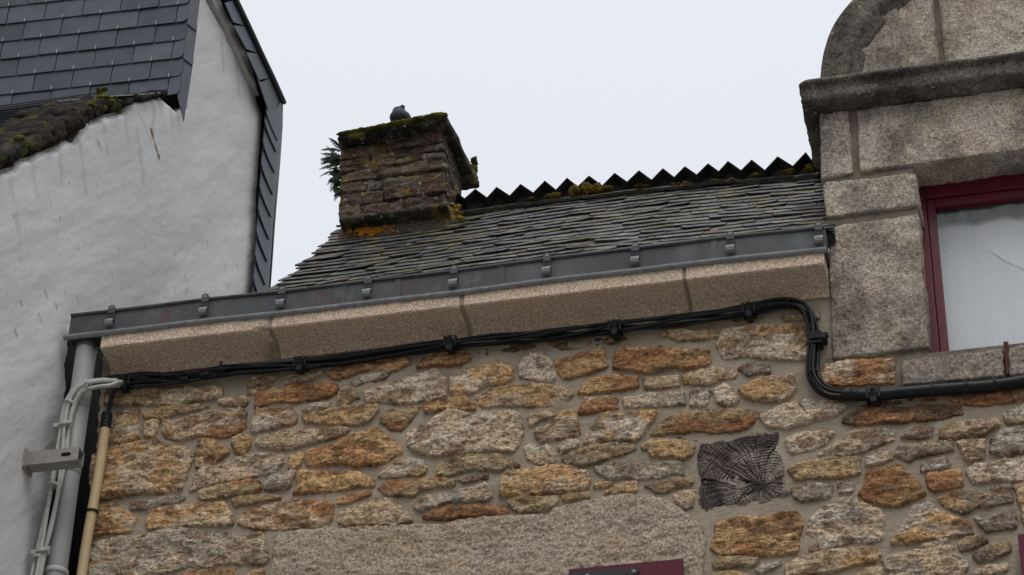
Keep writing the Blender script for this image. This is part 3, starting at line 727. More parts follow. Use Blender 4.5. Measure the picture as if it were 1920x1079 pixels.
# ------------------------------------------------------------------ chimney
YC = .80
chim = bpy.data.objects.new('chimney', None); col.objects.link(chim); chim.parent = stone_house; WO[chim] = np.array(P(735, 425, 1, YC)); chim.location = tuple(WO[chim])
def cp(u, v, dy=0): return P(u, v, 1, YC+dy)
tl, tr, br, bl = cp(637, 258), cp(829, 224), cp(838, 392), cp(635, 418); DEP = .46
def face(s, t): return (tl*(1-s)+tr*s)*(1-t)+(bl*(1-s)+br*s)*t
b = MB(); CC = [(.30, .21, .145), (.26, .18, .135), (.33, .25, .18), (.25, .165, .12), (.31, .26, .20)]
heights = [.125, .145, .085, .075, .12, .125, .145, .18]; y0 = 0
lay = [[0, .28, .66, 1], [0, .45, 1], [0, .30, 1], [0, .55, .8, 1], [0, .38, 1], [0, .26, 1], [0, .42, 1], [0, .2, .6, 1]]
for r_, h in enumerate(heights):
    cs = lay[r_]
    for i in range(len(cs)-1):
        c = np.array(CC[rng.integers(5)])*rng.uniform(.7, 1.1); c2 = np.array(CC[rng.integers(5)])*.7
        if r_ == 0 and i == 1: c = np.array((.30, .095, .05)); c2 = (.22, .12, .07)
        if r_ == 0 and i == 2: c = np.array((.27, .15, .10)); c2 = (.24, .18, .12)
        if r_ == 1 and i == 0: c2 = (.26, .13, .06)
        if r_ >= 5: c = c*np.array([.75, .72, .75])
        dz0, dz1 = rng.uniform(-.012, .012, 2); o = np.array([0, rng.uniform(-.014, .006), 0]); g = .0
        b.rough([face(cs[i]+g, y0+.002)+o+np.array([0, 0, dz0]), face(cs[i+1]-g, y0+.002)+o+np.array([0, 0, dz1]), face(cs[i+1]-g, y0+h-.003)+o, face(cs[i]+g, y0+h-.003)+o+np.array([0, 0, dz1])], (0, .22, 0), .010, .009, .019, 15, 40+r_*5+i, c, c2, (.6, 1, 1.5))
    for i in range(2):                                      # right-hand end of the stack
        c = np.array(CC[rng.integers(5)])*rng.uniform(.8, 1.15)
        p0 = face(1, y0+.003)+np.array([rng.uniform(-.012, .008), .02+.22*i, 0]); p1 = face(1, y0+h-.003)+np.array([rng.uniform(-.010, .006), .02+.22*i, 0])
        b.rough([p0+np.array([-.2, 0, 0]), p0, p1, p1+np.array([-.2, 0, 0])], (0, .215, 0), .012, .009, .018, 15, 140+r_*5+i, c, np.array(c)*.7, (1, .6, 1.5))
    y0 += h
a0, a1 = face(.04, .0), face(.94, 1.0)
b.box((a0[0]+.02, YC+.035, a1[2]-.05), (a1[0]-.0, YC+DEP-.02, a0[2]), (.10, .085, .07))
b.build('chimney_shaft', CHIM, chim, smooth=True, merge=1e-5, colour=True)
b = MB(); cc1, cc2 = (.075, .068, .05), (.04, .037, .028)
b.rough([cp(637, 250, -.105), cp(838, 213, -.105), cp(837, 226, -.105), cp(630, 262, -.105)], (.03, .69, .02), .012, .010, .009, 13, 5, cc1, cc2)
b.build('chimney_cap', CHIM, chim, smooth=True, merge=1e-5, colour=True)
b = MB()
b.rough([cp(637, 405, -.09), cp(838, 377, -.09), cp(839, 387, -.09), cp(634, 416, -.09)], (0, .34, -.02), .016, .016, .011, 12, 9, (.11, .10, .075), (.055, .05, .038))
b.build('drip_ledge', CHIM, chim, smooth=True, merge=1e-5, colour=True)
b = MB()
b.rough([cp(640, 420), cp(838, 394), cp(848, 440), cp(622, 470)], (0, .50, 0), .016, .02, .012, 12, 11, (.26, .21, .17), (.20, .15, .11))
q = cp(843, 400); b.rough([q+np.array([-.05, .03, .10]), q+np.array([.02, .03, .06]), q+np.array([.055, .03, -.20]), q+np.array([-.05, .03, -.2])], (.03, .42, .05), .016, .03, .02, 12, 15, (.25, .20, .14), (.20, .17, .09))
b.build('chimney_base', CHIM, chim, smooth=True, merge=1e-5, colour=True)

def pad(b, c, rx, ry, rz, sd):
    """a cushion of moss: lumpy, finely broken surface"""
    n0 = len(b.v); b.ball(c, (rx, ry, rz), 22, 12)
    V = np.array(b.v[n0:]); c = np.array(c); D = (V-c)/np.array([rx, ry, rz]); m_ = min(rx, rz)
    hh = .55*fbm(V*30, sd, 3)+.45*fbm(V*95, sd+7, 3)
    V = V+D*(hh*1.7*m_)[:, None]; b.v[n0:] = [tuple(p) for p in V]
def tuft(b, c, r, n, flat=.6, sd=0):
    rg = np.random.default_rng(sd); k = max(2, int(n/7))
    for i in range(k):
        o = rg.normal(0, .75, 3)*np.array(r); s = rg.uniform(.009, .020)
        pad(b, np.array(c)+o, s*1.5, s*1.2, s*flat*1.1, sd*13+i)
b = MB()
for i in range(95):                                         # moss along the top of the chimney cap
    s_ = rng.uniform(0, 1)**.8; s_ = min(s_, .93); p = cp(640+195*s_, 252-37*s_, -.108); k = .006+.009*s_
    pad(b, p+np.array([0, (0 if i % 3 else rng.uniform(.0, .40)), .0]), rng.uniform(.025, .060), .022, rng.uniform(.6, 1.1)*k, i)
for i in range(9): pad(b, cp(884, 325, .55)+rng.normal(0, 1, 3)*np.array([.010, .02, .04]), .022, .03, .028, 90+i)
tag(b.build('moss', MOSS, chim, smooth=True), kind='stuff')
LICH = plain('ochre_lichen', (.20, .14, .022), .95, .1, 0, .5, 60, .8)
ORNG = plain('orange_lichen', (.46, .20, .02), .95, .1, 0, .4, 50, .8)
b = MB()
for u, v_, k in ((853, 398, .026), (862, 410, .022), (858, 388, .018), (848, 384, .014), (872, 412, .016), (846, 368, .010), (866, 400, .014), (878, 416, .012), (840, 405, .012)):
    pad(b, P(u, v_, 1, YC+.03), k, .012, k*.7, int(u))
tag(b.build('yellow_lichen', LICH, chim, smooth=True), kind='stuff')
b = MB()
for i in range(130):
    u = rng.normal(692, 17); v_ = 433-(u-692)*.10+rng.normal(0, 3.6); b.ball(P(u, v_, 1, YC-.008), (rng.uniform(.006, .016), .004, rng.uniform(.004, .008)), 7, 4)
tag(b.build('orange_lichen', ORNG, chim, smooth=True), kind='stuff')
# moss along the ridge under the corrugated sheet
b = MB()
for u, v_, n, rx, rz in ((1078, 358, 7, .020, .030), (1098, 355, 7, .024, .036), (1122, 354, 6, .022, .024), (1142, 353, 3, .018, .014), (1043, 367, 5, .022, .014), (1030, 371, 2, .02, .01), (1340, 341, 2, .03, .008), (1290, 346, 2, .03, .008), (1205, 352, 2, .03, .006), (1420, 332, 3, .03, .007), (1480, 324, 3, .03, .008), (1515, 318, 3, .02, .010), (1375, 341, 2, .015, .010), (1265, 347, 2, .02, .010), (1000, 374, 2, .02, .006)):
    for i in range(n):
        q = P(u+rng.normal(0, rx*130), v_+rng.normal(0, 1.5), 1, .93); q = P(u+rng.normal(0, rx*160), v_+rng.normal(0, 1.5), 1, ridge_y(q[0])-.05)
        pad(b, q, rx*rng.uniform(.7, 1.3), .02, rz*rng.uniform(.6, 1.1), int(u)+i)
tag(b.build('ridge_moss', plain('golden_moss', (.105, .072, .014), .95, .1, 0, .5, 60, .8), stone_house, smooth=True), kind='stuff')

# ------------------------------------------------------------------ gutter with its brackets
XG0, XG1, YG = -2.320, 1.622, -.190
gutter = thing('box_gutter', 'dark zinc box gutter with strap brackets running along the granite cornice', 'gutter', (XG0, YG, 8.92))
prof = [(0, 0), (0, .138), (.003, .140), (.003, .004), (.115, .004), (.115, .130), (.118, .130), (.118, 0)]
sag = lambda x: .004*math.sin(x*2.3)+.002*math.sin(x*7)
b = MB(); nn = 60; xx = np.linspace(XG0, XG1, nn+1)
b.sweep(prof, [(x, YG+.0015*math.sin(x*9), 8.928+sag(x)) for x in xx], [(0, 1, 0)]*(nn+1), [(0, 0, 1)]*(nn+1))
b.box((XG0-.002, YG+.004, 8.93), (XG0+.004, YG+.114, 9.055)); b.box((XG1-.004, YG+.004, 8.94), (XG1+.003, YG+.114, 9.06))
for u in (742, 935, 1335, 640): x = P(u, 520, 1, YG)[0]; b.box((x, YG-.0035, 8.935), (x+.03, YG+.001, 9.066))
b.build('trough', ZINC, gutter)
b = MB(); b.tube([(x, YG-.003, 9.066+sag(x)) for x in xx], .0095, 10); b.build('top_bead', ZINC, gutter, smooth=True)
b = MB(); b.sweep([(-.012, .002), (-.020, .010), (-.021, .020), (-.014, .027), (-.002, .028), (.0, 0)], [(x, YG, 8.912+sag(x)) for x in np.linspace(XG0-.02, XG1+.004, nn+1)], [(0, 1, 0)]*(nn+1), [(0, 0, 1)]*(nn+1))
b.build('bottom_lip', ZINCL, gutter)
def bracket(x, par):
    w = .040; b = MB()
    h = bpy.data.objects.new('bracket', None); col.objects.link(h); h.parent = par; WO[h] = np.array([x, YG, 8.99+sag(x)]); h.location = tuple(WO[h]-WO[par]); x0, y0, z0 = WO[h]
    pr = [(.060, .080), (.010, .088), (-.006, .089), (-.0145, .082), (-.0165, .066), (-.0135, .045), (-.0075, .028), (-.006, -.010), (-.006, -.050), (-.002, -.050), (-.002, .028), (-.010, .047), (-.0125, .066), (-.010, .078), (.06, .076)]
    b.sweep(pr, [(x0-w*.5, y0, z0), (x0+w*.5, y0, z0)], [(0, 1, 0)]*2, [(0, 0, 1)]*2)
    tb = [(x0-.019, z0+.052), (x0+.019, z0+.052), (x0+.019, z0+.088), (x0+.014, z0+.097), (x0+.006, z0+.101), (x0-.006, z0+.101), (x0-.014, z0+.097), (x0-.019, z0+.088)]
    n = len(tb); b.add([(a, y0-.0195, c) for a, c in tb]+[(a, y0-.016, c) for a, c in tb], [tuple(range(n))[::-1], tuple(range(n, 2*n))]+[(i, (i+1) % n, n+(i+1) % n, n+i) for i in range(n)])
    b.build('strap', ZINC, h)
    b = MB()                                                # loop of strip curling out below
    lp = [(-.006, .012), (-.020, .014), (-.031, .008), (-.036, -.006), (-.033, -.022), (-.024, -.030), (-.008, -.030)]
    lo = [(y*.90, z*.90-.001) for y, z in lp[::-1]]
    b.sweep(lp+lo, [(x0-.022, y0, z0), (x0+.020, y0, z0)], [(0, 1, 0)]*2, [(0, 0, 1)]*2); b.build('curled_loop', ZINCL, h)
    b = MB(); b.tube([(x0, y0-.0225, z0+.084), (x0, y0-.019, z0+.084)], .0065, 10); b.tube([(x0, y0-.0205, z0+.084), (x0, y0-.0185, z0+.084)], .0095, 12); b.build('screw', BOLT, h)
    return h
hk = None
for u in (205, 381, 526, 688, 850, 1025, 1191, 1370, 1536):
    x = P(u, 610-(u-205)*.121, 1, YG-.02)[0]
    if hk is None: hk = bracket(x, gutter)
    else: dup(hk, (x-XG0, 0, .07+sag(x)), gutter)

# ------------------------------------------------------------------ granite dormer
def dp(u, v, y=-.03): return P(u, v, 1, y)
XD = 1.612
dormer = bpy.data.objects.new('dormer', None); col.objects.link(dormer); dormer.parent = stone_house; WO[dormer] = np.array([XD, 0, 8.4]); dormer.location = tuple(WO[dormer])
XO = 2.085; ZS, ZL = 8.40, 9.50
b = MB()                                                    # mortar core showing in the joints
b.box((XD+.012, -.012, 8.40), (XO-.012, .40, ZL)); b.box((XD+.012, -.012, ZL+.07), (3.6, .34, 10.05)); b.box((XD+.013, -.010, ZL-.01), (XO-.013, .33, ZL+.08)); b.box((XD+.03, .40, 8.40), (XD+.30, 2.2, 10.0))
b.box((XD+.02, .0, 10.05), (3.6, .38, 10.16)); b.box((XO-.03, -.014, 8.17), (3.6, .30, 8.375)); b.box((XD-.04, -.008, 8.16), (XO-.02, .05, 8.41))
b.build('dormer_core', OLDM, dormer)
def block(name, q, dep=(0, .36, 0), mat=G_DORM, seed=0, par=dormer, amp=.010, rho=.012, y=-.03):
    b = MB(); b.rough([dp(*k, y) for k in q], dep, .008, rho, amp, 18, seed); b.build(name, mat, par, smooth=True, merge=1e-5)
KZ = lambda x, y: (1480+x/3.173, y/3.173)
HZ = lambda x, y: (1480+x/2.345, 320+y/2.345)
block('jamb_stone', [KZ(178, 672), KZ(352, 655), KZ(382, 1026), KZ(188, 1066)], seed=1)
block('jamb_stone', [HZ(146, 52), HZ(556, 10), HZ(576, 152), HZ(162, 206)], seed=2)
block('jamb_stone', [HZ(166, 246), HZ(568, 188), HZ(616, 776), HZ(188, 826)], seed=3)
b = MB(); b.rough([dp(*KZ(398, 652)), dp(*KZ(1700, 478)), dp(*KZ(1700, 850)), dp(*KZ(418, 1022))], (0, .36, 0), .010, .012, .010, 18, 4); b.build('window_lintel', G_DORM, dormer, smooth=True, merge=1e-5)
block('sill_stone', [HZ(492, 832), HZ(942, 780), HZ(944, 904), HZ(494, 942)], (0, .24, .0), G_SILL, 6, y=-.05)
block('sill_stone', [HZ(966, 776), HZ(1400, 724), HZ(1400, 850), HZ(968, 903)], (0, .24, .0), G_SILL, 7, y=-.05)
b = MB(); q = dp(*HZ(955, 778), -.045); b.box((q[0]-.013, -.046, 8.19), (q[0]+.010, .1, 8.372)); b.build('sill_slot', plain('rusty_iron', (.075, .030, .022), .8, .2, 0, .4, 30), dormer)
# string course
zt = dp(1538, 150, -.13)[2]; zb = dp(1535, 203, -.062)[2]; xl = dp(1500, 170, -.13)[0]
h = zt-zb
pm = [(-.110, h*1.02), (-.146, h*1.0), (-.154, h*.92), (-.152, h*.82), (-.140, h*.76), (-.128, h*.73), (-.124, h*.66), (-.126, h*.40), (-.124, h*.16), (-.116, h*.06), (-.100, h*.02), (-.060, 0), (.10, -.02), (.42, -.04), (.42, h)]
o = []
for (a0, b0), (a1, b1) in zip(pm, pm[1:]+pm[:1]):
    n = max(1, int(math.hypot(a1-a0, b1-b0)/.012)); o += [(a0+(a1-a0)*k/n, b0+(b1-b0)*k/n) for k in range(n)]
n = 150; xs = np.linspace(xl, 3.6, n+1)
def disp(v):
    hh = .008*fbm(v*np.array([7, 14, 14]), 500, 5)+.009*fbm(v*np.array([16, 40, 40]), 510, 4); e = np.clip((xl+.05-v[:, 0])/.05, 0, 1)[:, None]
    c = np.array([0, .05, zb+h*.5]); v = v.copy(); v[:, 1] += hh; v[:, 2] += hh*.9; v[:, 0] += hh*e[:, 0]
    v[:, 1:] += (c[1:]-v[:, 1:])*e*e*np.array([.08, .16]); return v
b = MB(); b.sweep(o, [(x, 0, zb) for x in xs], [(0, 1, 0)]*(n+1), [(0, 0, 1)]*(n+1), disp=disp); b.build('string_course', G_DARK, dormer, smooth=True)
# arched hood moulding and tympanum
ext = [(1538, 150), (1541, 118), (1549, 82), (1561, 52), (1577, 26), (1598, 1), (1625, -24), (1662, -52), (1715, -82), (1780, -105), (1850, -117), (1930, -122), (2010, -117), (2100, -100), (2200, -60)]
ctr = dp(1900, 160, -.09)
ap = spline([dp(u, v, -.09) for u, v in ext], 7); Tn = np.gradient(ap, axis=0); Tn /= np.linalg.norm(Tn, axis=1)[:, None]
inn = np.stack([Tn[:, 2], 0*Tn[:, 0], -Tn[:, 0]], -1)
ah = [(.0, 0), (-.002, .02), (.0, .045), (.008, .07), (.0, .085), (.0, .135), (.010, .150), (.035, .165), (.052, .185), (.055, .205), (.30, .205), (.30, 0)]
o = []
for (a0, b0), (a1, b1) in zip(ah, ah[1:]+ah[:1]):
    n = max(1, int(math.hypot(a1-a0, b1-b0)/.02)); o += [(a0+(a1-a0)*k/n, b0+(b1-b0)*k/n) for k in range(n)]
def disp(v):
    hh = .010*fbm(v*11, 600, 5)+.009*fbm(v*36, 610, 4); v = v.copy(); v += hh[:, None]*np.array([-.5, 1, .5]); return v
b = MB(); b.sweep(o, ap, [(0, 1, 0)]*len(ap), inn, disp=disp); b.build('arched_hood', G_DARK, dormer, smooth=True)
mid = ap+inn*.10; zbase = zt-.03
def tymp(x0, x1, seed):
    R = Relief(x0, x1, zbase, mid[:, 2].max()+.02, .008)
    poly = [(p[0], p[2]) for p in mid]+[(mid[-1, 0], zbase-.1), (mid[0, 0], zbase-.1)]
    rect = [(x0+.012, zbase-.1), (x1-.012, zbase-.1), (x1-.012, 12), (x0+.012, 12)]
    d = np.minimum(sdf(poly, R.X, R.Z), sdf(rect, R.X, R.Z)); g = np.stack([R.X*14, R.Z*14, 0*R.X+seed], -1)
    R.H = .030*sstep(-.004, .02, d+.004*fbm(g*2, seed+3, 3))+.012*fbm(g, seed, 5)
    link('tympanum_stone', R.mesh('tympanum_stone', d > -.004, -.0), G_DORM, dormer)
xj = dp(1760, 60, -.03)[0]; tymp(XD+.05, xj, 11); tymp(xj, xj+.62, 12); tymp(xj+.62, xj+1.2, 13)
b = MB(); b.sweep([(p[0], p[2]) for p in mid]+[(mid[-1, 0], zbase), (mid[0, 0], zbase)], [(0, .004, 0), (0, .38, 0)], [(1, 0, 0)]*2, [(0, 0, 1)]*2); b.build('tympanum_core', OLDM, dormer)
b = MB()                                                    # ragged end of corrugated sheet against the dormer cheek
for i, (u, v_) in enumerate([(1530, 258), (1524, 272), (1529, 286), (1525, 300), (1531, 316), (1533, 330)]):
    p = P(u, v_, 1, .72); b.tube([p, p+np.array([.22, .02, -.02])], .022, 6)
b.build('cheek_flashing', CORR, stone_house)

# window
win = bpy.data.objects.new('window', None); col.objects.link(win); win.parent = stone_house; WO[win] = np.array([XO, .17, ZS]); win.location = tuple(WO[win])
yf = .165; g0 = P(1755, 392, 1, yf+.03); g1 = P(1779, 660, 1, yf+.03); xg = (g0[0]+g1[0])/2; zg = g0[2]; zs = g1[2]-.03
xm = xg-.045; XE = 3.25
b = MB()
for x0, x1, z0, z1 in ((XO-.04, xm, zs-.12, ZL+.05), (XE, XE+.08, zs-.12, ZL+.05), (xm, XE, zg+.05, ZL+.05), (xm, XE, zs-.12, zs-.05)):
    b.box((x0, yf, z0), (x1, yf+.07, z1))
b.build('frame', RED, win, bevel=.004)
b = MB()
for x0, x1, z0, z1 in ((xm+.001, xg, zs-.05, zg+.049), (XE-.05, XE-.001, zs-.05, zg+.049), (xg, XE-.05, zg, zg+.049), (xg, XE-.05, zs-.05, zs)):
    b.box((x0, yf+.012, z0), (x1, yf+.06, z1))
b.build('sash', RED, win, bevel=.006)
mg = bpy.data.materials.new('window_glass'); mg.use_nodes = True; t_ = mg.node_tree; t_.nodes.clear()
o_ = t_.nodes.new('ShaderNodeOutputMaterial'); tr_ = t_.nodes.new('ShaderNodeBsdfTransparent'); gl = t_.nodes.new('ShaderNodeBsdfGlossy'); gl.inputs['Roughness'].default_value = .02
lw = t_.nodes.new('ShaderNodeLayerWeight'); lw.inputs[0].default_value = .3; pw = t_.nodes.new('ShaderNodeMath'); pw.operation = 'POWER'; pw.inputs[1].default_value = 3.0; fz = t_.nodes.new('ShaderNodeMath'); fz.operation = 'MULTIPLY_ADD'; fz.inputs[1].default_value = .8; fz.inputs[2].default_value = .035; t_.links.new(lw.outputs['Facing'], pw.inputs[0]); t_.links.new(pw.outputs[0], fz.inputs[0]); ms = t_.nodes.new('ShaderNodeMixShader')
t_.links.new(fz.outputs[0], ms.inputs[0]); t_.links.new(tr_.outputs[0], ms.inputs[1]); t_.links.new(gl.outputs[0], ms.inputs[2]); t_.links.new(ms.outputs[0], o_.inputs[0])
b = MB(); b.box((xg-.01, yf+.034, zs-.01), (XE-.04, yf+.038, zg+.01)); b.build('pane', mg, win)
m = M('net_curtain', .9, .1); c = m.mix(1.0, (.68, .72, .75), m.ramp(m.noise(150, 2, .5, (1, 1, .25)), [(.3, .93), (.7, 1.06)]), 'MULTIPLY'); m.set('Base Color', c); m.bump(m.noise(240, 2), .2, .002); NET = m.m
m = M('green_valance', .9, .1); c = m.ramp(m.noise(16, 5, .6, (1.4, 1, .5)), [(.35, (.085, .10, .09)), (.6, (.15, .17, .15)), (.75, (.03, .034, .03))]); m.set('Base Color', c); VAL = m.m
yc_ = yf+.11; ncol = 120; b = MB(); V = []; F = []
for i in range(ncol+1):
    x = xg-.10+(XE-xg+.1)*i/ncol; y = yc_+.0012*math.sin(x*47)+.001*math.sin(x*23+1)
    V += [(x, y, zs-.25), (x, y, zg+.06)]
for i in range(ncol): F.append((2*i, 2*i+2, 2*i+3, 2*i+1))
b.add(V, F); b.build('net_curtain', NET, win, smooth=True)
b = MB(); V = []; F = []
for i in range(ncol+1):                                     # short valance with a wavy hem
    x = xg-.10+(XE-xg+.1)*i/ncol; y = yc_-.03+.006*math.sin(x*60); ze = P(1757, 428, 1, yc_)[2]+.010*math.sin(x*26)+.006*math.sin(x*61)
    V += [(x, y, ze), (x, y, zg+.08)]
for i in range(ncol): F.append((2*i, 2*i+2, 2*i+3, 2*i+1))
b.add(V, F); b.build('valance', VAL, win, smooth=True)
b = MB(); pa = [(1820, 418), (1835, 445), (1858, 470), (1888, 490), (1925, 505), (1990, 515), (2080, 515), (2080, 380), (1820, 380)]  # paler sheet paints the bright arc reflected in the pane over the curtain
q = [P(u, v_, 1, yc_-.012) for u, v_ in pa]; b.sweep([(p[0], p[2]) for p in q], [(0, yc_-.0026, 0), (0, yc_-.0023, 0)], [(1, 0, 0)]*2, [(0, 0, 1)]*2); b.build('painted_reflection', plain('reflection_white', (.735, .765, .785), .9, .1, 0, .03, 9), win)
b = MB(); b.box((XO-.05, yc_+.25, zs-.3), (3.5, yc_+.27, ZL+.1)); b.box((XO-.04, yf+.075, ZL+.02), (3.5, yc_+.25, ZL+.06)); b.build('window_recess', plain('dim_room_wall', (.35, .34, .32), .9, .2, 0, .1), win)

# shutters of the lower windows, swung back against the wall, each with a strap hinge
def shutter(u0, v0, u1, v1, y, flip=False):
    a, c = P(u0, v0, 1, y), P(u1, v1, 1, y); zt_ = (a[2]+c[2])/2
    s = bpy.data.objects.new('shutter', None); col.objects.link(s); s.parent = stone_house; WO[s] = np.array([a[0], y, zt_-1.2]); s.location = tuple(WO[s])
    b = MB(); b.box((a[0], y, zt_-1.2), (c[0], y+.028, zt_))
    b.build('shutter_leaf', SHUT, s, bevel=.002)
    return s, a, c, zt_
sh, a, c, zt_ = shutter(1066, 1069, 1280, 1046, -.075)
def hp(u, v): return P(u, v, 1, -.081)
zz = hp(1190, 1071)[2]; x0, x1 = hp(1070, 1080)[0], hp(1200, 1070)[0]
b = MB(); st = [(x0, zz-.028), (x1-.085, zz-.022), (x1-.060, zz-.012), (x1-.045, zz-.024), (x1-.022, zz-.022), (x1, zz), (x1-.022, zz+.022), (x1-.045, zz+.024), (x1-.060, zz+.012), (x1-.085, zz+.022), (x0, zz+.028)]
b.sweep(st, [(0, -.081, 0), (0, -.074, 0)], [(1, 0, 0)]*2, [(0, 0, 1)]*2); b.build('strap_hinge', IRON, sh)
for xx_ in (x1-.03, x1-.25):
    b = MB(); b.ball((xx_, -.083, zz-.004), (.011, .006, .011), 12, 8); b.build('bolt', BOLT, sh, smooth=True)
shutter(1908, 1004, 2120, 980, -.06)

# ------------------------------------------------------------------ downpipe
XP = -2.238; YP = -.125
dpipe = thing('downpipe', 'fat grey plastic downpipe dropping from the gutter end between white wall and stone wall', 'downpipe', (XP, YP, 6.5))
b = MB(); b.tube([(XP, YP, 6.5), (XP, YP, 7.55), (XP, YP, 8.1), (XP, YP, 8.92)], .054, 28); b.build('pipe', PVC, dpipe, smooth=True)
def ring(z0, z1, r): b = MB(); b.tube([(XP, YP, z0), (XP, YP, z0+.003), (XP, YP, z1-.003), (XP, YP, z1)], [r-.003, r, r, r-.003], 28); return b
def pz(v): return P(118, v, 1, YP-.05)[2]
ring(P(160, 728, 1, -.11)[2]-.14, P(160, 728, 1, -.11)[2]-.02, .0565).build('socket', PVC, dpipe, smooth=True)
ring(P(140, 890, 1, -.11)[2]-.012, P(140, 890, 1, -.11)[2]+.07, .057).build('socket', PVC, dpipe, smooth=True)
b = ring(pz(1064)-.014, pz(1064)+.014, .061); b.box((XP-.09, YP-.03, pz(1064)-.012), (XP-.05, YP+.0, pz(1064)+.012)); b.build('clamp', GREYC, dpipe, smooth=True)
b = ring(pz(1075)-.03, pz(1075)-.012, .062); b.build('clamp', GREYC, dpipe, smooth=True)
ring(8.885, 8.918, .056).build('outlet', ZINC, dpipe, smooth=True)

# ------------------------------------------------------------------ cables
def bundle(path, n, rad, spread, seed, twist=1.2, squash=(1, 1), k=8):
    """n cables laid side by side along the path, slowly changing places"""
    c = spline(path, k); T = np.gradient(c, axis=0); T /= np.linalg.norm(T, axis=1)[:, None]; N = np.array([0, -1, 0.]); out_ = []
    L = np.r_[0, np.cumsum(np.linalg.norm(np.diff(c, axis=0), axis=1))]
    for i in range(n):
        ph = 2*math.pi*i/n; U = np.cross(T, N); U /= np.linalg.norm(U, axis=1)[:, None]+1e-9
        a = ph+twist*np.sin(L*1.7+seed)+.5*np.sin(L*4.1+i*2)
        rr = spread*(1+.12*np.sin(L*5+i)+.30*np.sin(L*7.3+i*2.2)*np.sin(L*1.9+i))
        out_.append(c+U*(np.cos(a)*rr*squash[0])[:, None]+np.cross(U, T)*(np.sin(a)*rr*squash[1])[:, None])
    return out_
YB = -.045
cab = thing('black_cable_bundle', 'bundle of black cables clipped along the wall just under the granite cornice', 'cables', P(840, 648, 1, YB))
main = [(196, 717), (240, 712), (300, 709), (360, 704), (420, 697), (490, 691), (560, 684), (640, 675), (720, 663), (790, 653), (845, 645), (930, 637), (1020, 630), (1090, 622), (1150, 615), (1230, 606), (1310, 596), (1400, 582), (1450, 571), (1482, 569), (1506, 578), (1519, 600), (1526, 636), (1524, 690), (1529, 712), (1545, 731), (1572, 739), (1610, 740)]
pm_ = [P(u, v_, 1, YB) for u, v_ in main]
for pth in bundle(pm_, 8, .009, .0215, 2, 2.0):
    b = MB(); b.tube(pth, .0078, 8); b.build('cable', BLACK, cab, smooth=True)
# lower strand that separates near the splice, and the two drops into the conduit
for s_, r_ in (([(205, 724), (280, 715), (340, 716), (420, 702), (520, 694), (600, 687)], .008), ([(228, 708), (250, 703), (300, 705), (350, 708), (400, 699)], .007), ([(240, 727), (300, 722), (350, 716), (410, 703)], .007)):
    b = MB(); b.tube(spline([P(u, v_, 1, YB-.014) for u, v_ in s_], 8), r_, 8); b.build('cable', BLACK, cab, smooth=True)
for s_ in ([(300, 700), (262, 700), (236, 704), (221, 712), (210, 735), (203, 765), (199, 790)], [(320, 705), (270, 703), (240, 710), (222, 720), (212, 742), (206, 770), (202, 790)]):
    b = MB(); b.tube(spline([P(u, v_, 1, YB-.024) for u, v_ in s_], 8), .008, 8); b.build('cable', BLACK, cab, smooth=True)
def clip(u, v_, par, vert=False):
    q = P(u, v_, 1, YB); b = MB(); w = .027; h_ = .034
    ax = np.array([1, 0, .0]); az = np.array([0, 0, 1.])
    if vert: ax, az = az, -ax
    def bx(a0, a1, y0_, y1_, c0, c1):
        pp = [q+ax*a+az*c+np.array([0, y, 0]) for y in (y0_, y1_) for a, c in ((a0, c0), (a1, c0), (a1, c1), (a0, c1))]; b.hexa(pp)
    for k in (-1, 1):
        bx(k*w-.006, k*w+.006, -.034, .045, -.028, .030)
    bx(-.014, .014, -.040, -.030, -.030, .028); bx(-.016, .016, -.042, .03, -.052, -.026); bx(-.010, .010, -.048, -.02, -.062, -.05)
    for k in range(5): bx(-.015, .015, -.0435, -.040, -.028+k*.010, -.024+k*.010)
    return b.build('clip', CLIP, par, bevel=.0015)
for u, v_, vt in ((236, 718, False), (565, 684, False), (846, 645, False), (1154, 616, False), (1405, 583, False), (1531, 638, True)): clip(u, v_, cab, vt)
def tie(q, T, r, par, mat=CLIP, w=.005):
    q = np.array(q); T = np.array(T, float)/np.linalg.norm(T); b = MB(); b.tube([q-T*w, q+T*w], r, 14)
    b.ball(q+np.array([0, -r, -.004]), (.007, .006, .006), 8, 6); b.build('cable_tie', mat, par)
for (u, v_), (u2, v2) in (((310, 708), (320, 707)), ((410, 698), (420, 697)), ((1478, 569), (1490, 570)), ((1524, 698), (1526, 708))):
    q = P(u, v_, 1, YB-.002); tie(q, P(u2, v2, 1, YB-.002)-q, .026, cab)
for u, v_, L_, r_ in ((362, 700, .09, .021), (384, 703, .06, .019), (414, 694, .035, .024), (345, 712, .05, .017)):
    q = P(u, v_, 1, YB-.02); b = MB(); d_ = np.array([.99, 0, .06]); n_ = 9
    b.tube([q+d_*L_*(k/(n_-1)-.5) for k in range(n_)], [r_*(.5 if k in (0, n_-1) else (1 if k % 2 else .86)) for k in range(n_)], 12)
    if L_ < .05: b.tube([q+np.array([0, -.01, .015]), q+np.array([.002, -.01, .042])], .0065, 8); b.tube([q+np.array([-.02, -.02, -.01]), q+np.array([.045, -.03, -.016])], .006, 8)
    b.build('splice_connector', BLACK, cab, smooth=True)

duct = thing('black_cable_sleeve', 'thick black sleeve holding cables under the granite window sill', 'cable sleeve', P(1660, 742, 1, YB))
b = MB(); b.tube(spline([P(u, v_, 1, YB) for u, v_ in ((1578, 740), (1640, 741), (1700, 736), (1760, 731), (1830, 726), (1880, 721), (1960, 708), (2050, 694))], 8), .030, 16); b.build('sleeve', BLACK, duct, smooth=True)
for u, v_ in ((1597, 740), (1750, 732), (1812, 727), (1866, 722)):
    q = P(u, v_, 1, YB); tie(q, (1, 0, .05), .0325, duct, CLIP, .009)
clip(1638, 742, duct)

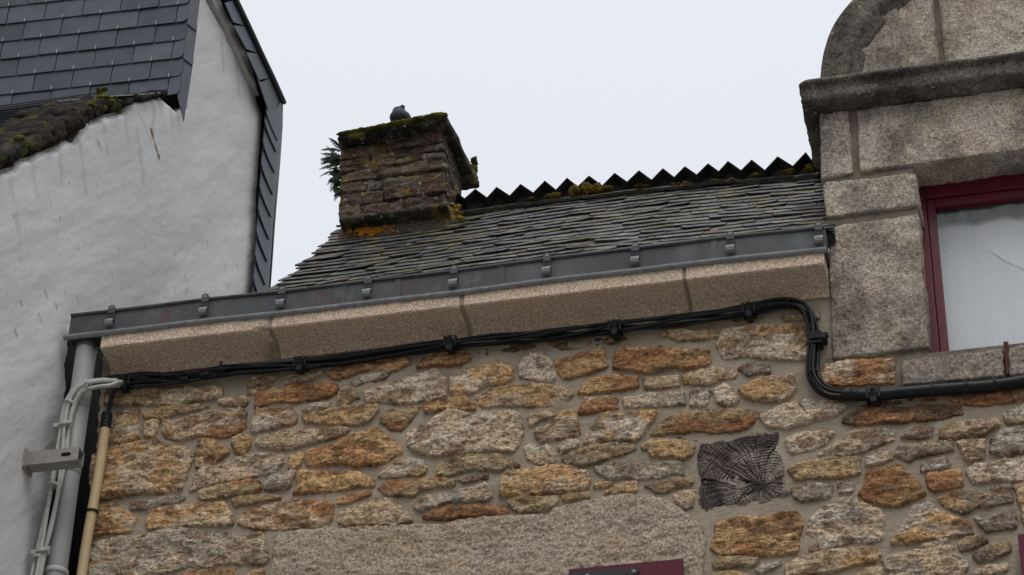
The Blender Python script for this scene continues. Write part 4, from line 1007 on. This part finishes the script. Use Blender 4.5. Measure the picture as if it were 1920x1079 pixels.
XW = -2.37
gc = thing('grey_cable_bundle', 'bundle of grey cables bending from the wall corner down beside the grey downpipe', 'cables', P(120, 830, 0, XW+.05))
gp = []
for u, v_, y in ((222, 718, -.10), (206, 719, -.17), (184, 720, -.205), (160, 726, -.21), (143, 738, -.21), (130, 764, -.21)): gp.append(P(u, v_, 1, y))
for u, v_ in ((120, 810), (112, 865), (100, 930), (88, 990), (72, 1060), (55, 1130)): gp.append(P(u, v_, 1, -.21))
for pth in bundle(gp, 6, .008, .020, 5, .5, (1.15, .6)):
    b = MB(); b.tube(pth, .0098, 8); b.build('cable', GREYC, gc, smooth=True)
for u, v_, T in ((165, 722, (1, 0, .1)), (131, 755, (.45, 0, 1)), (101, 910, (.03, 0, 1)), (72, 1046, (.02, 0, 1))): tie(P(u, v_, 1, -.21), T, .031, gc, GREYC, .007)
for u, v_ in ((122, 797), (80, 1035)):
    q = P(u, v_, 1, -.21); b = MB(); b.tube([q-np.array([0, 0, .012]), q+np.array([0, 0, .012])], .035, 16); b.box(q+np.array([.018, -.03, -.010]), q+np.array([.05, -.02, .010])); b.box(q+np.array([-.06, -.01, -.012]), q+np.array([-.02, .02, .012]))
    b.build('pipe_clip', GREYC, gc, bevel=.002)

cond = thing('conduit', 'ribbed beige conduit climbing the left corner of the stone wall', 'conduit', P(155, 1079, 1, -.06))
tp, bt = P(198, 797, 1, -.06), P(146, 1130, 1, -.06); n = 260; b = MB()
pp = [tp*(1-k/n)+bt*k/n+np.array([.004*math.sin(k/40), 0, 0]) for k in range(n+1)]
b.tube(pp, [.0265 if k % 3 else .0235 for k in range(n+1)], 14); b.build('ribbed_tube', BEIGE, cond, smooth=True)
b = MB(); d_ = (bt-tp)/np.linalg.norm(bt-tp); b.tube([tp-d_*(.075-.1*k/9) for k in range(10)], [.022]+[.030 if k % 2 else .0275 for k in range(9)], 14); b.build('coupling', BLACK, cond)
q = P(173, 960, 1, -.062); b = MB(); b.tube([q-d_*.006, q+d_*.006], .030, 14); b.build('cable_tie', BLACK, cond)

brk = thing('steel_bracket', 'square grey steel tube bracket with a slot sticking out of the white wall', 'bracket', P(55, 866, 0, XW))
q = P(52, 866, 0, XW); yb_ = q[1]; e0 = P(152, 857, 1, yb_); zc = e0[2]; b = MB(); hw = .038; L_ = e0[0]-XW
def sq(x, r): return [(x, yb_-r, zc-r), (x, yb_+r, zc-r), (x, yb_+r, zc+r), (x, yb_-r, zc+r)]
V = sq(XW, hw)+sq(e0[0], hw)+sq(e0[0], hw-.006)+sq(XW+.02, hw-.006)
F = [tuple(4*k+j for j in (0, 1, 2, 3)) for k in (3,)]+[(4*k+j, 4*k+(j+1) % 4, 4*k+4+(j+1) % 4, 4*k+4+j) for k in range(3) for j in range(4)]
b.add(V, F); b.build('square_tube', STEEL, brk)
b = MB(); b.box((XW-.01, yb_-.055, zc-.055), (XW+.008, yb_+.055, zc+.055)); b.build('wall_plate', STEEL, brk, bevel=.003)
b = MB(); xs_ = e0[0]-.065; sl = []
for k in range(24):
    a_ = 2*math.pi*k/24; sl.append((xs_+.014*math.cos(a_)+(.012 if math.cos(a_) > 0 else -.012), zc+.010*math.sin(a_)))
b.sweep(sl, [(0, yb_-hw-.0015, 0), (0, yb_-hw+.001, 0)], [(1, 0, 0)]*2, [(0, 0, 1)]*2); b.build('slot', VOID, brk)

# ------------------------------------------------------------------ white house
wh = thing('white_house', 'white rendered house on the left with dark slate hung walls', 'house', (XW, 1.0, 0))
def wp(u, v): q = P(u, v, 0, XW); return (q[1], q[2])
outl = [(-160, 440), (-60, 372), (10, 318), (32, 312), (40, 298), (62, 294), (84, 284), (112, 274), (130, 262), (142, 268), (160, 240), (184, 224), (206, 214), (236, 206), (254, 190), (280, 181), (303, 180), (318, 192), (334, 212), (350, 200), (358, 120), (368, 0), (370, -30), (374, -30), (392, 8), (440, 96), (476, 168), (502, 222), (497, 260), (492, 320), (488, 400), (486, 540), (482, 600)]
poly = [wp(*p) for p in outl]+[(2.5, 10.8), (1.2, 9.92), (.3, 9.31), (-.06, 9.10)]+[wp(*p) for p in ((136, 618), (128, 655), (124, 690), (126, 720), (118, 800), (100, 930), (80, 1060), (60, 1200))]+[wp(-160, 1200)]; A = np.array(poly)
class R2(Relief): pass
R = Relief(A[:, 0].min()-.05, A[:, 0].max()+.05, A[:, 1].min(), A[:, 1].max()+.05, .010)
g = np.stack([(R.X+R.Z)*1.0, (R.Z-R.X)*3.6, 0*R.X], -1); R.C[:] = 0; d = sdf(poly, R.X, R.Z)+.022*fbm(g*4.5, 700, 3)*sstep(.9, .4, R.X)+.010*fbm(g*3, 702, 3)
R.H = .012*fbm(g*.5, 703, 4)+.006*fbm(g*1.5, 704, 4)+.0015*np.abs(fbm(g*6, 705, 3))+.03*sstep(0, .03, d)-.03
V = np.stack([XW+R.H, R.X, R.Z], -1).reshape(-1, 3); I = np.arange(R.X.size).reshape(R.X.shape)
F = np.stack([I[:-1, :-1], I[:-1, 1:], I[1:, 1:], I[1:, :-1]], -1); kk = d > -.004
k = kk[:-1, :-1] & kk[:-1, 1:] & kk[1:, 1:] & kk[1:, :-1]
n0_, n1_, n2_ = .012*fbm(g*3, 720, 3), .6*fbm(g*7, 721, 3), sstep(-.4, .15, fbm(g*4, 722, 3)+.15)
def streak(u0, v0, u1, v1, wd, ch, st):
    (y0, z0), (y1, z1) = wp(u0, v0), wp(u1, v1); ex, ez = y1-y0, z1-z0
    t = np.clip(((R.X-y0)*ex+(R.Z-z0)*ez)/(ex*ex+ez*ez), 0, 1); dd = np.hypot(R.X-y0-t*ex+n0_, R.Z-z0-t*ez)
    mk = sstep(wd, wd*.2, dd+wd*n1_)*n2_*st; R.C[..., ch] = np.maximum(R.C[..., ch], mk)
streak(282, 246, 297, 296, .022, 1, .95); streak(262, 212, 276, 252, .012, 0, .6); streak(290, 200, 283, 262, .03, 0, .35)
for u, v_, L, s_ in ((60, 300, 60, .25), (110, 282, 60, .3), (150, 268, 90, .25), (195, 228, 50, .3), (235, 216, 70, .25), (252, 205, 130, .3), (318, 200, 60, .3), (20, 330, 150, .25), (412, 60, 70, .35), (445, 130, 60, .3)):
    streak(u, v_, u+L*.12, v_+L, .045, 0, s_)
for u, v_ in ((106, 572), (144, 556), (88, 548), (42, 566), (75, 590), (30, 620), (208, 560), (182, 262), (186, 266)): streak(u, v_, u+3, v_+9, .016, 2, .8)
for i in range(46):
    u, v_ = rng.uniform(5, 470), rng.uniform(330, 560); streak(u, v_, u+rng.uniform(0, 3), v_+rng.uniform(3, 11), .010, int(rng.integers(0, 2))*2, .7)
streak(91, 360, 98, 400, .006, 0, .8); streak(98, 400, 110, 452, .006, 0, .8); streak(232, 330, 238, 372, .006, 0, .6)
for u, v_ in ((128, 640), (122, 700), (118, 690), (131, 660)): streak(u, v_, u+4, v_+22, .03, 0, .8)
link('rendered_wall', grid_mesh('rendered_wall', V, F[k], R.C.reshape(-1, 3)), RENDER, wh)
# wall body (dark rubble) behind the render
b = MB(); n = len(poly); ins = [wp(*{(350, 200): (352, 196), (358, 120): (362, 120), (368, 0): (374, 0), (370, -30): (376, -30)}.get(p, p)) for p in outl]+poly[len(outl):]
b.sweep(ins, [(XW-.026, 0, 0), (XW-.34, 0, 0)], [(0, 1, 0)]*2, [(0, 0, 1)]*2); b.build('wall_body', BARE, wh)
b = MB(); b.box((XW-.34, -.30, 0), (XW-.028, 2.55, 9.4)); b.build('rubble_party_wall', plain('gap_shade_rubble', (.022, .020, .018), .95, .1, 0, .5, 9, .6), wh)  # near-black colour puts the deep shade of the gap into the rubble
# mossy rubble coping on the raking wall head
b = MB(); rk = [(-90, 366, 318), (-20, 322, 286), (30, 300, 258), (80, 275, 226), (125, 250, 196), (165, 226, 178), (205, 206, 174), (245, 192, 172), (300, 180, 176)]
# the slabs follow the rake, thick at the left, thinning out to the flashing
for i in range(len(rk)-1):
    for j in range(3):
        u0, l0, t0 = rk[i]; u1, l1, t1 = rk[i+1]; s0, s1 = j/3-.05, (j+1)/3+.06
        ua, ub = u0+(u1-u0)*s0, u0+(u1-u0)*s1; la, lb = l0+(l1-l0)*s0, l0+(l1-l0)*s1; ta, tb = t0+(t1-t0)*s0, t0+(t1-t0)*s1
        ya, za = wp(ua, la); yb, zb_ = wp(ub, lb); yc, zc_ = wp(ua, ta); yd, zd = wp(ub, tb)
        o = XW+rng.uniform(.0, .03); dz = rng.uniform(-.015, .02)
        b.rough([(o, ya, za+max(.04, (zc_-za)*.75)+dz), (o, yb, zb_+max(.04, (zd-zb_)*.75)+dz), (o, yb, zb_-.01), (o, ya, za-.01)], (-.36, .0, .03), .020, .025, .042, 10, 300+i*4+j)
b.build('rubble_coping', COPING, wh, smooth=True, merge=1e-5)
b = MB()
for u, v_, n_, r_ in ((205, 188, 70, .05), (222, 197, 60, .035), (190, 200, 30, .04), (200, 177, 50, .05), (150, 214, 25, .05), (170, 196, 20, .03), (100, 238, 25, .05), (60, 262, 15, .04)):
    q = P(u, v_, 0, XW+.0); tuft(b, q+np.array([-.02, 0, 0]), (.03, r_, r_*.35), n_, .8, int(u+v_))
tag(b.build('coping_moss', MOSS, wh, smooth=True), kind='stuff')
# lead piece on top of the coping, folding down beside the slates
b = MB(); f0 = [P(u, v_, 0, XW+.02) for u, v_ in ((222, 178), (250, 177), (302, 173), (311, 178))]
V = []; 
for q in f0: V += [q, q+np.array([-.40, 0, .02]), q+np.array([-.40, 0, .012]), q+np.array([0, 0, -.010])]
n = len(f0); F = [(4*i+j, 4*i+4+j, 4*i+4+(j+1) % 4, 4*i+(j+1) % 4) for i in range(n-1) for j in range(4)]+[(0, 1, 2, 3), (4*n-1, 4*n-2, 4*n-3, 4*n-4)]
b.add(V, F); b.build('lead_flashing', LEAD, wh)

# slate hung front of the upper storey, turned a few degrees
AL = math.radians(2.6); nF = np.array([math.sin(AL), -math.cos(AL), 0]); dF = np.array([math.cos(AL), math.sin(AL), 0]); pF = P(352, 110, 1, .965)
def fp(u, v): return PN(u, v, pF, nF)
zr = lambda v, u: fp(u, v)[2]
z_a, z_b = fp(99, 172.5)[2], fp(107.5, 104.5)[2]            # two courses apart
ex_ = (z_b-z_a)/2; ref = fp(99, 172.5); w_ = np.linalg.norm(fp(172, 164.5)-fp(99, 172.5))
tr_x = fp(351, 110)
front = bpy.data.objects.new('slate_hung_front', None); col.objects.link(front); front.parent = wh; WO[front] = tr_x; front.location = tuple(WO[front]-WO[wh])
hooks = []; b = MB(); sref = np.dot(ref-pF, dF); redge = np.dot(tr_x-pF, dF); zA, zB = fp(340, 175)[2], fp(359, 0)[2]
def edge_s(z, off=0):
    t = (z-zA)/(zB-zA); return np.dot(fp(340+19*t+off, 175-175*t)-pF, dF); hooks = []
def fs(s, z, l): return pF*np.array([1, 1, 0])+dF*s+nF*l+np.array([0, 0, z])
def slate(b, s0, s1, z0, z1, c, cut=0.0):
    l0 = .026+random.uniform(-.002, .002); l1 = .006; t = .006; tw = random.uniform(-.0025, .0025)
    lo = [(s0, z0+random.uniform(-.001, .001)), (s1, z0+random.uniform(-.001, .001))]
    if cut: lo = [(s0, z0), (s1-cut, z0+.002), (s1-cut*.35, z0+cut*.35), (s1, z0+cut)]
    o = lo+[(s1, z1), (s0, z1)]; n = len(o)
    lf = lambda s, z: l0+(l1-l0)*(z-z0)/(z1-z0)+tw*(s-s0)/(s1-s0)
    v = [fs(s, z, lf(s, z)) for s, z in o]+[fs(s, z, lf(s, z)-t) for s, z in o]
    b.add(v, [tuple(range(n)), tuple(range(n, 2*n))[::-1]]+[(i, n+i, n+(i+1) % n, (i+1) % n) for i in range(n)], c)
for r_ in range(-4, 14):
    z0 = z_a+ex_*r_; sh_ = sref+(w_*.5 if r_ % 2 else 0)+w_*.5
    redge_r = edge_s(z0+ex_*.5) if r_ >= -1 else np.dot(fp(200, 190)-pF, dF)
    s1 = sh_+w_*12
    while s1 > -3.2:
        s0 = s1-w_
        if s0 < redge_r-.02:
            c = np.array((.056, .066, .088))*random.uniform(.75, 1.3); e1 = min(s1, redge_r)
            if e1-s0 > .05:
                slate(b, s0+.003, e1-.003, z0, z0+ex_*2.1, c, .03 if e1 == redge_r else 0)
                if e1 == s1 or e1-s0 > w_*.6: hooks.append(((s0+s1)/2 if e1 == s1 else s0+w_/2, z0))
        s1 -= w_
b.build('front_slates', SLATE, front, colour=True)
b = MB()
hd = None; hk_n = 0
for s, z in hooks:
    q = fs(s, z, .028)
    if z < fp(0, 260)[2] or z > fp(300, -15)[2] or s < np.dot(fp(-10, 100)-pF, dF) or hk_n >= 95: continue
    hk_n += 1
    if hd is None:
        bb = MB(); bb.tube([q+nF*.004+np.array([0, 0, .020]), q+nF*.007+np.array([0, 0, .008]), q+nF*.008+np.array([0, 0, -.008]), q+nF*.002+np.array([0, 0, -.009])], .0028, 6)
        hd = bb.build('slate_hook', plain('bright_hook', (.40, .385, .36), .45, .4, .2, .1), front, base=q)
    else:
        c = hd.copy(); col.objects.link(c); c.location = tuple(q-WO[front])
b = MB()                                                    # return slates closing the corner
zz = z_a-ex_*1.0; i = 0
while zz < z_a+ex_*13:
    h_ = ex_*2.0
    def cpt(z, off, dn=.022): return fs(edge_s(z, off), z, dn)
    v0 = [cpt(zz+.012, -1), cpt(zz-.035, 15, .0), cpt(zz+h_, 15, -.012), cpt(zz+h_+.02, -1, .010)]
    if i == 0: v0[0] = cpt(zz-.01, -4); v0[1] = PN(345, 228, pF, nF)
    b.add([np.array(p) for p in v0]+[np.array(p)+np.array([-.006, .008, 0]) for p in v0], [(0, 1, 2, 3), (7, 6, 5, 4), (0, 4, 5, 1), (1, 5, 6, 2), (2, 6, 7, 3), (3, 7, 4, 0)], np.array((.062, .073, .096))*random.uniform(.85, 1.2))
    zz += ex_*1.9; i += 1
b.build('corner_slates', SLATE, front, colour=True)
b = MB(); t1 = fs(redge-.035, z_a-ex_*.8, -.01); t0 = fs(-3.4, z_a-ex_*5, -.01)
b.hexa([fs(-3.4, z_a-ex_*5, .0), fs(edge_s(z_a)-.02, z_a-ex_*.8, .0), fs(edge_s(z_a+ex_*14)-.01, z_a+ex_*14, .0), fs(-3.4, z_a+ex_*14, .0), fs(-3.4, z_a-ex_*5, -.2), fs(edge_s(z_a)-.02, z_a-ex_*.8, -.2), fs(edge_s(z_a+ex_*14)-.01, z_a+ex_*14, -.2), fs(-3.4, z_a+ex_*14, -.2)], (.02, .02, .02))
b.build('sheathing', VOID, front)
# lower roof slope to the left, with a lead apron under the slate front
xa = XW-.40; pa_, pb_ = P(0, 262, 0, xa), P(165, 176, 0, xa)
sl_ = (pb_-pa_)/(pb_-pa_)[1]; sv = sl_/np.linalg.norm(sl_); b = MB(); nn_ = np.array([0, -sv[2], sv[1]])
for r_ in range(-14, 13):
    x = xa+(.06 if r_ % 2 else .17)
    while x > xa-2.4:
        o = pa_+sv*.105*r_; l = .028; x0_, x1_ = x-.22+.002, x; o = o+np.array([0, 0, 0])
        v = [np.array([x0_, 0, 0])+o*np.array([0, 1, 1])+nn_*l, np.array([x1_, 0, 0])+o*np.array([0, 1, 1])+nn_*l, np.array([x1_, 0, 0])+(o+sv*.21)*np.array([0, 1, 1])+nn_*.004, np.array([x0_, 0, 0])+(o+sv*.21)*np.array([0, 1, 1])+nn_*.004]
        b.hexa(v+[p-nn_*.007 for p in v], np.array((.048, .054, .068))*random.uniform(.75, 1.3)); x -= .22
o = pa_-sv*1.6; e_ = pa_+sv*1.6
b.hexa([(xa-2.4, o[1], o[2]-.03), (xa+.05, o[1], o[2]-.03), (xa+.05, e_[1], e_[2]-.03), (xa-2.4, e_[1], e_[2]-.03)]+[(xa-2.4, o[1], o[2]-.2), (xa+.05, o[1], o[2]-.2), (xa+.05, e_[1], e_[2]-.2), (xa-2.4, e_[1], e_[2]-.2)], (.02, .02, .02))
b.build('lower_slate_roof', SLATE, wh, colour=True)

# overhanging board under the slate hung eaves
b = MB(); e0_, e1_ = wp(380, -30), wp(501, 214)
def ep(s, dx, dz): return np.array([XW+dx, e0_[0]+(e1_[0]-e0_[0])*s, e0_[1]+(e1_[1]-e0_[1])*s+dz])
pr = [(-.02, -.05), (.026, -.045), (.031, .0), (.038, .02), (.038, .05), (-.02, .055)]
n = 40; b.sweep(pr, [ep(k/n, 0, 0) for k in range(n+1)], [(1, 0, 0)]*(n+1), [(0, 0, 1)]*(n+1), disp=lambda v: v+(.005*fbm(v*9, 800, 4))[:, None]*np.array([1, 0, 1.])); b.build('eaves_board', BOARD, wh)
# slate hung side: band above the board and strip at the rear corner (plane just beyond the wall)
XS = XW+.05
def sp_(u, v, x=XS): return P(u, v, 0, x)
side = bpy.data.objects.new('slate_hung_side', None); col.objects.link(side); side.parent = wh; WO[side] = sp_(500, 400); side.location = tuple(WO[side]-WO[wh])
b = MB()
def panel(b, q, t=.008, c=(.050, .058, .076)):
    q = [np.array(k, float) for k in q]; o = np.array([-t, 0, 0]); n = len(q)
    b.add(q+[k+o for k in q], [tuple(range(n)), tuple(range(n, 2*n))[::-1]]+[(i, n+i, n+(i+1) % n, (i+1) % n) for i in range(n)], np.array(c)*random.uniform(.8, 1.2))
# rear strip: courses with a rounded lower corner
Lf = [(501, 214), (499, 236), (496, 275), (493, 316), (490, 358), (487, 400), (484, 442), (481, 486), (478, 530), (475, 575)]
for i in range(-1, 9):
    (ul, vl_), (ul2, vl2) = Lf[max(i, 0)], Lf[i+1]
    er = lambda v: 526-(v-205)*.082
    a = [(ul-1, vl_-(40 if i < 0 else 8)), (er(vl_+30), vl_+(30 if i >= 0 else -20)), (er(vl2+50), vl2+50)]
    crv = [(ul2+(er(vl2+50)-ul2)*t, vl2+50*t**.8) for t in (.8, .6, .4, .2, .06)]
    q = [sp_(*a[0], XS-.004), sp_(*a[1], XS-.004)]+[sp_(u, v, XS+.016) for u, v in [a[2]]+crv]+[sp_(ul2-2, vl2-8, XS+.014)]
    panel(b, q)
# band above the eaves board
Tp = [(424, -20), (441, 0), (465, 50), (489, 102), (510, 146), (529, 190)]; Bt = [(404, -30), (422, 0), (438, 42), (462, 92), (486, 150), (503, 206)]
for i in range(5):
    q = [sp_(*Tp[i]), sp_(*Tp[i+1]), sp_(Bt[i+1][0], Bt[i+1][1], XS+.028), sp_(Bt[i][0], Bt[i][1]+6, XS+.034)]; panel(b, q)
b.build('side_slates', SLATE, side, colour=True)
b = MB()
edge = [(420, -40), (443, 0), (467, 50), (491, 102), (512, 146), (533, 193)]
for (u0, v0), (u1, v1) in zip(edge, edge[1:]):
    a_, c_ = sp_(u0, v0, XS+.02), sp_(u1, v1, XS+.02); b.tube([a_, c_], .018, 6)
ed = [(531, 194), (530, 240), (526, 300), (521, 360), (516, 420), (512, 480), (503, 600)]
for (u0, v0), (u1, v1) in zip(ed, ed[1:]):
    a_, c_ = sp_(u0, v0, XS-.02), sp_(u1, v1, XS-.02); a2, c2 = sp_(u0-9, v0, XS+.0), sp_(u1-9, v1, XS+.0)
    b.hexa([a_, c_, c2, a2]+[p+np.array([-.12, .0, 0]) for p in (a_, c_, c2, a2)])
b.build('edge_trim', plain('dark_zinc_trim', (.035, .038, .045), .5, .4, .1, .2), side)
b = MB(); bk_ = [(497, 215), (526, 200), (505, 543), (482, 545), (480, 640), (505, 640)]
q = [P(u, v_, 0, XS-.012) for u, v_ in ((500, 212), (528, 196), (507, 545), (507, 650), (478, 650), (482, 540))]; panel(b, q, .25, (.015, .015, .017))
q = [P(u, v_, 0, XS-.012) for u, v_ in ((400, -40), (424, -40), (443, 2), (467, 52), (512, 148), (531, 195), (500, 215), (470, 120))]; panel(b, q, .25, (.015, .015, .017))
b.build('side_sheathing', VOID, side)

# ------------------------------------------------------------------ pigeon
pq = cp(749, 231, .05)
pg = thing('pigeon', 'plump dark grey pigeon resting on the mossy chimney cap', 'pigeon', pq)
b = MB()
def R_(ax, d): 
    c, s = math.cos(math.radians(d)), math.sin(math.radians(d))
    return np.array([[c, 0, s], [0, 1, 0], [-s, 0, c]]) if ax == 'y' else (np.array([[1, 0, 0], [0, c, -s], [0, s, c]]) if ax == 'x' else np.array([[c, -s, 0], [s, c, 0], [0, 0, 1]]))
b.ball(pq+np.array([-.002, .01, .050]), (.055, .075, .052), 16, 12, R_('x', 18)); b.ball(pq+np.array([-.008, .0, .078]), (.040, .045, .036), 14, 10)
b.ball(pq+np.array([.014, -.006, .108]), (.0165, .021, .0165), 12, 10); b.ball(pq+np.array([.006, -.002, .095]), (.022, .024, .022), 12, 10)
b.ball(pq+np.array([.034, .02, .05]), (.026, .075, .036), 12, 10, R_('x', 22)); b.ball(pq+np.array([-.036, .02, .05]), (.026, .075, .036), 12, 10, R_('x', 22))
b.ball(pq+np.array([0, .10, .022]), (.028, .07, .010), 12, 8, R_('x', 14))
body = b.build('body', PIG, pg, smooth=True)
rm = body.modifiers.new('remesh', 'REMESH'); rm.mode = 'VOXEL'; rm.voxel_size = .0045; rm.use_smooth_shade = True
smo = body.modifiers.new('smooth', 'SMOOTH'); smo.iterations = 5; smo.factor = .5
b = MB(); b.tube([pq+np.array([.020, -.022, .108]), pq+np.array([.025, -.034, .104]), pq+np.array([.027, -.041, .100])], [.0045, .003, .001], 8); b.build('beak', plain('beak_horn', (.10, .09, .085)), pg, smooth=True)
EYE = plain('orange_eye', (.35, .12, .03), .3)
for k in (-1, 1):
    b = MB(); b.ball(pq+np.array([.015+k*.0150, -.014, .112]), .0032, 8, 6); b.build('eye', EYE, pg, smooth=True)
b = MB()
for k in (-1, 1):
    b.tube([pq+np.array([k*.014, 0, .015]), pq+np.array([k*.014, -.004, -.006])], .003, 6)
    for a_ in (-.5, 0, .5): b.tube([pq+np.array([k*.014, -.004, -.005]), pq+np.array([k*.014+.020*math.sin(a_), -.004-.020*math.cos(a_), -.007])], .0022, 6)
b.build('feet', plain('pink_foot', (.30, .10, .08)), pg, smooth=True)

# ------------------------------------------------------------------ fern on the chimney
fb = cp(640, 325, .06)
fern = thing('fern', 'small dark green fern sprouting from the left side of the chimney', 'fern', fb)
def frond(base, tip, droop, wd, seed):
    rg = np.random.default_rng(seed); b = MB(); base, tip = np.array(base), np.array(tip); n = 17; mid_ = []
    for k in range(n+1):
        t = k/n; mid_.append(base*(1-t)+tip*t+np.array([0, 0, droop*4*t*(1-t)]))
    mid_ = np.array(mid_); b.tube(mid_, np.linspace(.0028, .0008, n+1), 5)
    for k in range(2, n):
        t = k/n; T = mid_[k+1]-mid_[k-1]; T /= np.linalg.norm(T); s_ = np.cross(T, np.array([.1, -1, .25])); s_ /= np.linalg.norm(s_); L = wd*(math.sin(math.pi*min(1, t*.85+.12))**.8)
        for sg in (-1, 1):
            d0 = s_*sg+T*.55+np.array([0, rg.uniform(-.3, .3), rg.uniform(-.15, .15)]); d0 /= np.linalg.norm(d0); e_ = np.cross(d0, np.array([0, -1, .2])); e_ /= np.linalg.norm(e_); w = L*.34; p0 = mid_[k]
            V = [p0, p0+d0*L*.35+e_*w*.8, p0+d0*L*.7+e_*w*.55, p0+d0*L, p0+d0*L*.7-e_*w*.55, p0+d0*L*.35-e_*w*.8]
            V = [v+np.array([0, 0, -.15*L*(np.linalg.norm(v-p0)/L)**2]) for v in V]; b.add(V, [(0, 1, 2, 5), (5, 2, 4), (2, 3, 4)])
    return b.build('frond', FERN, fern)
def fq(u, v, dy): return cp(u, v, dy)
rf = np.random.default_rng(5)
for i in range(34):
    v_ = 288+i*2.2+rf.normal(0, 4); L = (40 if v_ < 322 else 27)*rf.uniform(.6, 1.1)
    if v_ > 350: L *= .75
    up_ = rf.normal(4, 13) if v_ < 325 else rf.normal(-8, 12)
    frond(fq(643, v_, rf.uniform(.0, .14)), fq(641-L, v_-up_-2, rf.uniform(-.06, .16)), rf.uniform(.004, .022), rf.uniform(.018, .027), 900+i)

# ------------------------------------------------------------------ street level
b = MB(); b.add([(-300, -300, 0), (300, -300, 0), (300, 300, 0), (-300, 300, 0)], [(0, 1, 2, 3)])
tag(b.build('ground', GROUND), kind='structure')
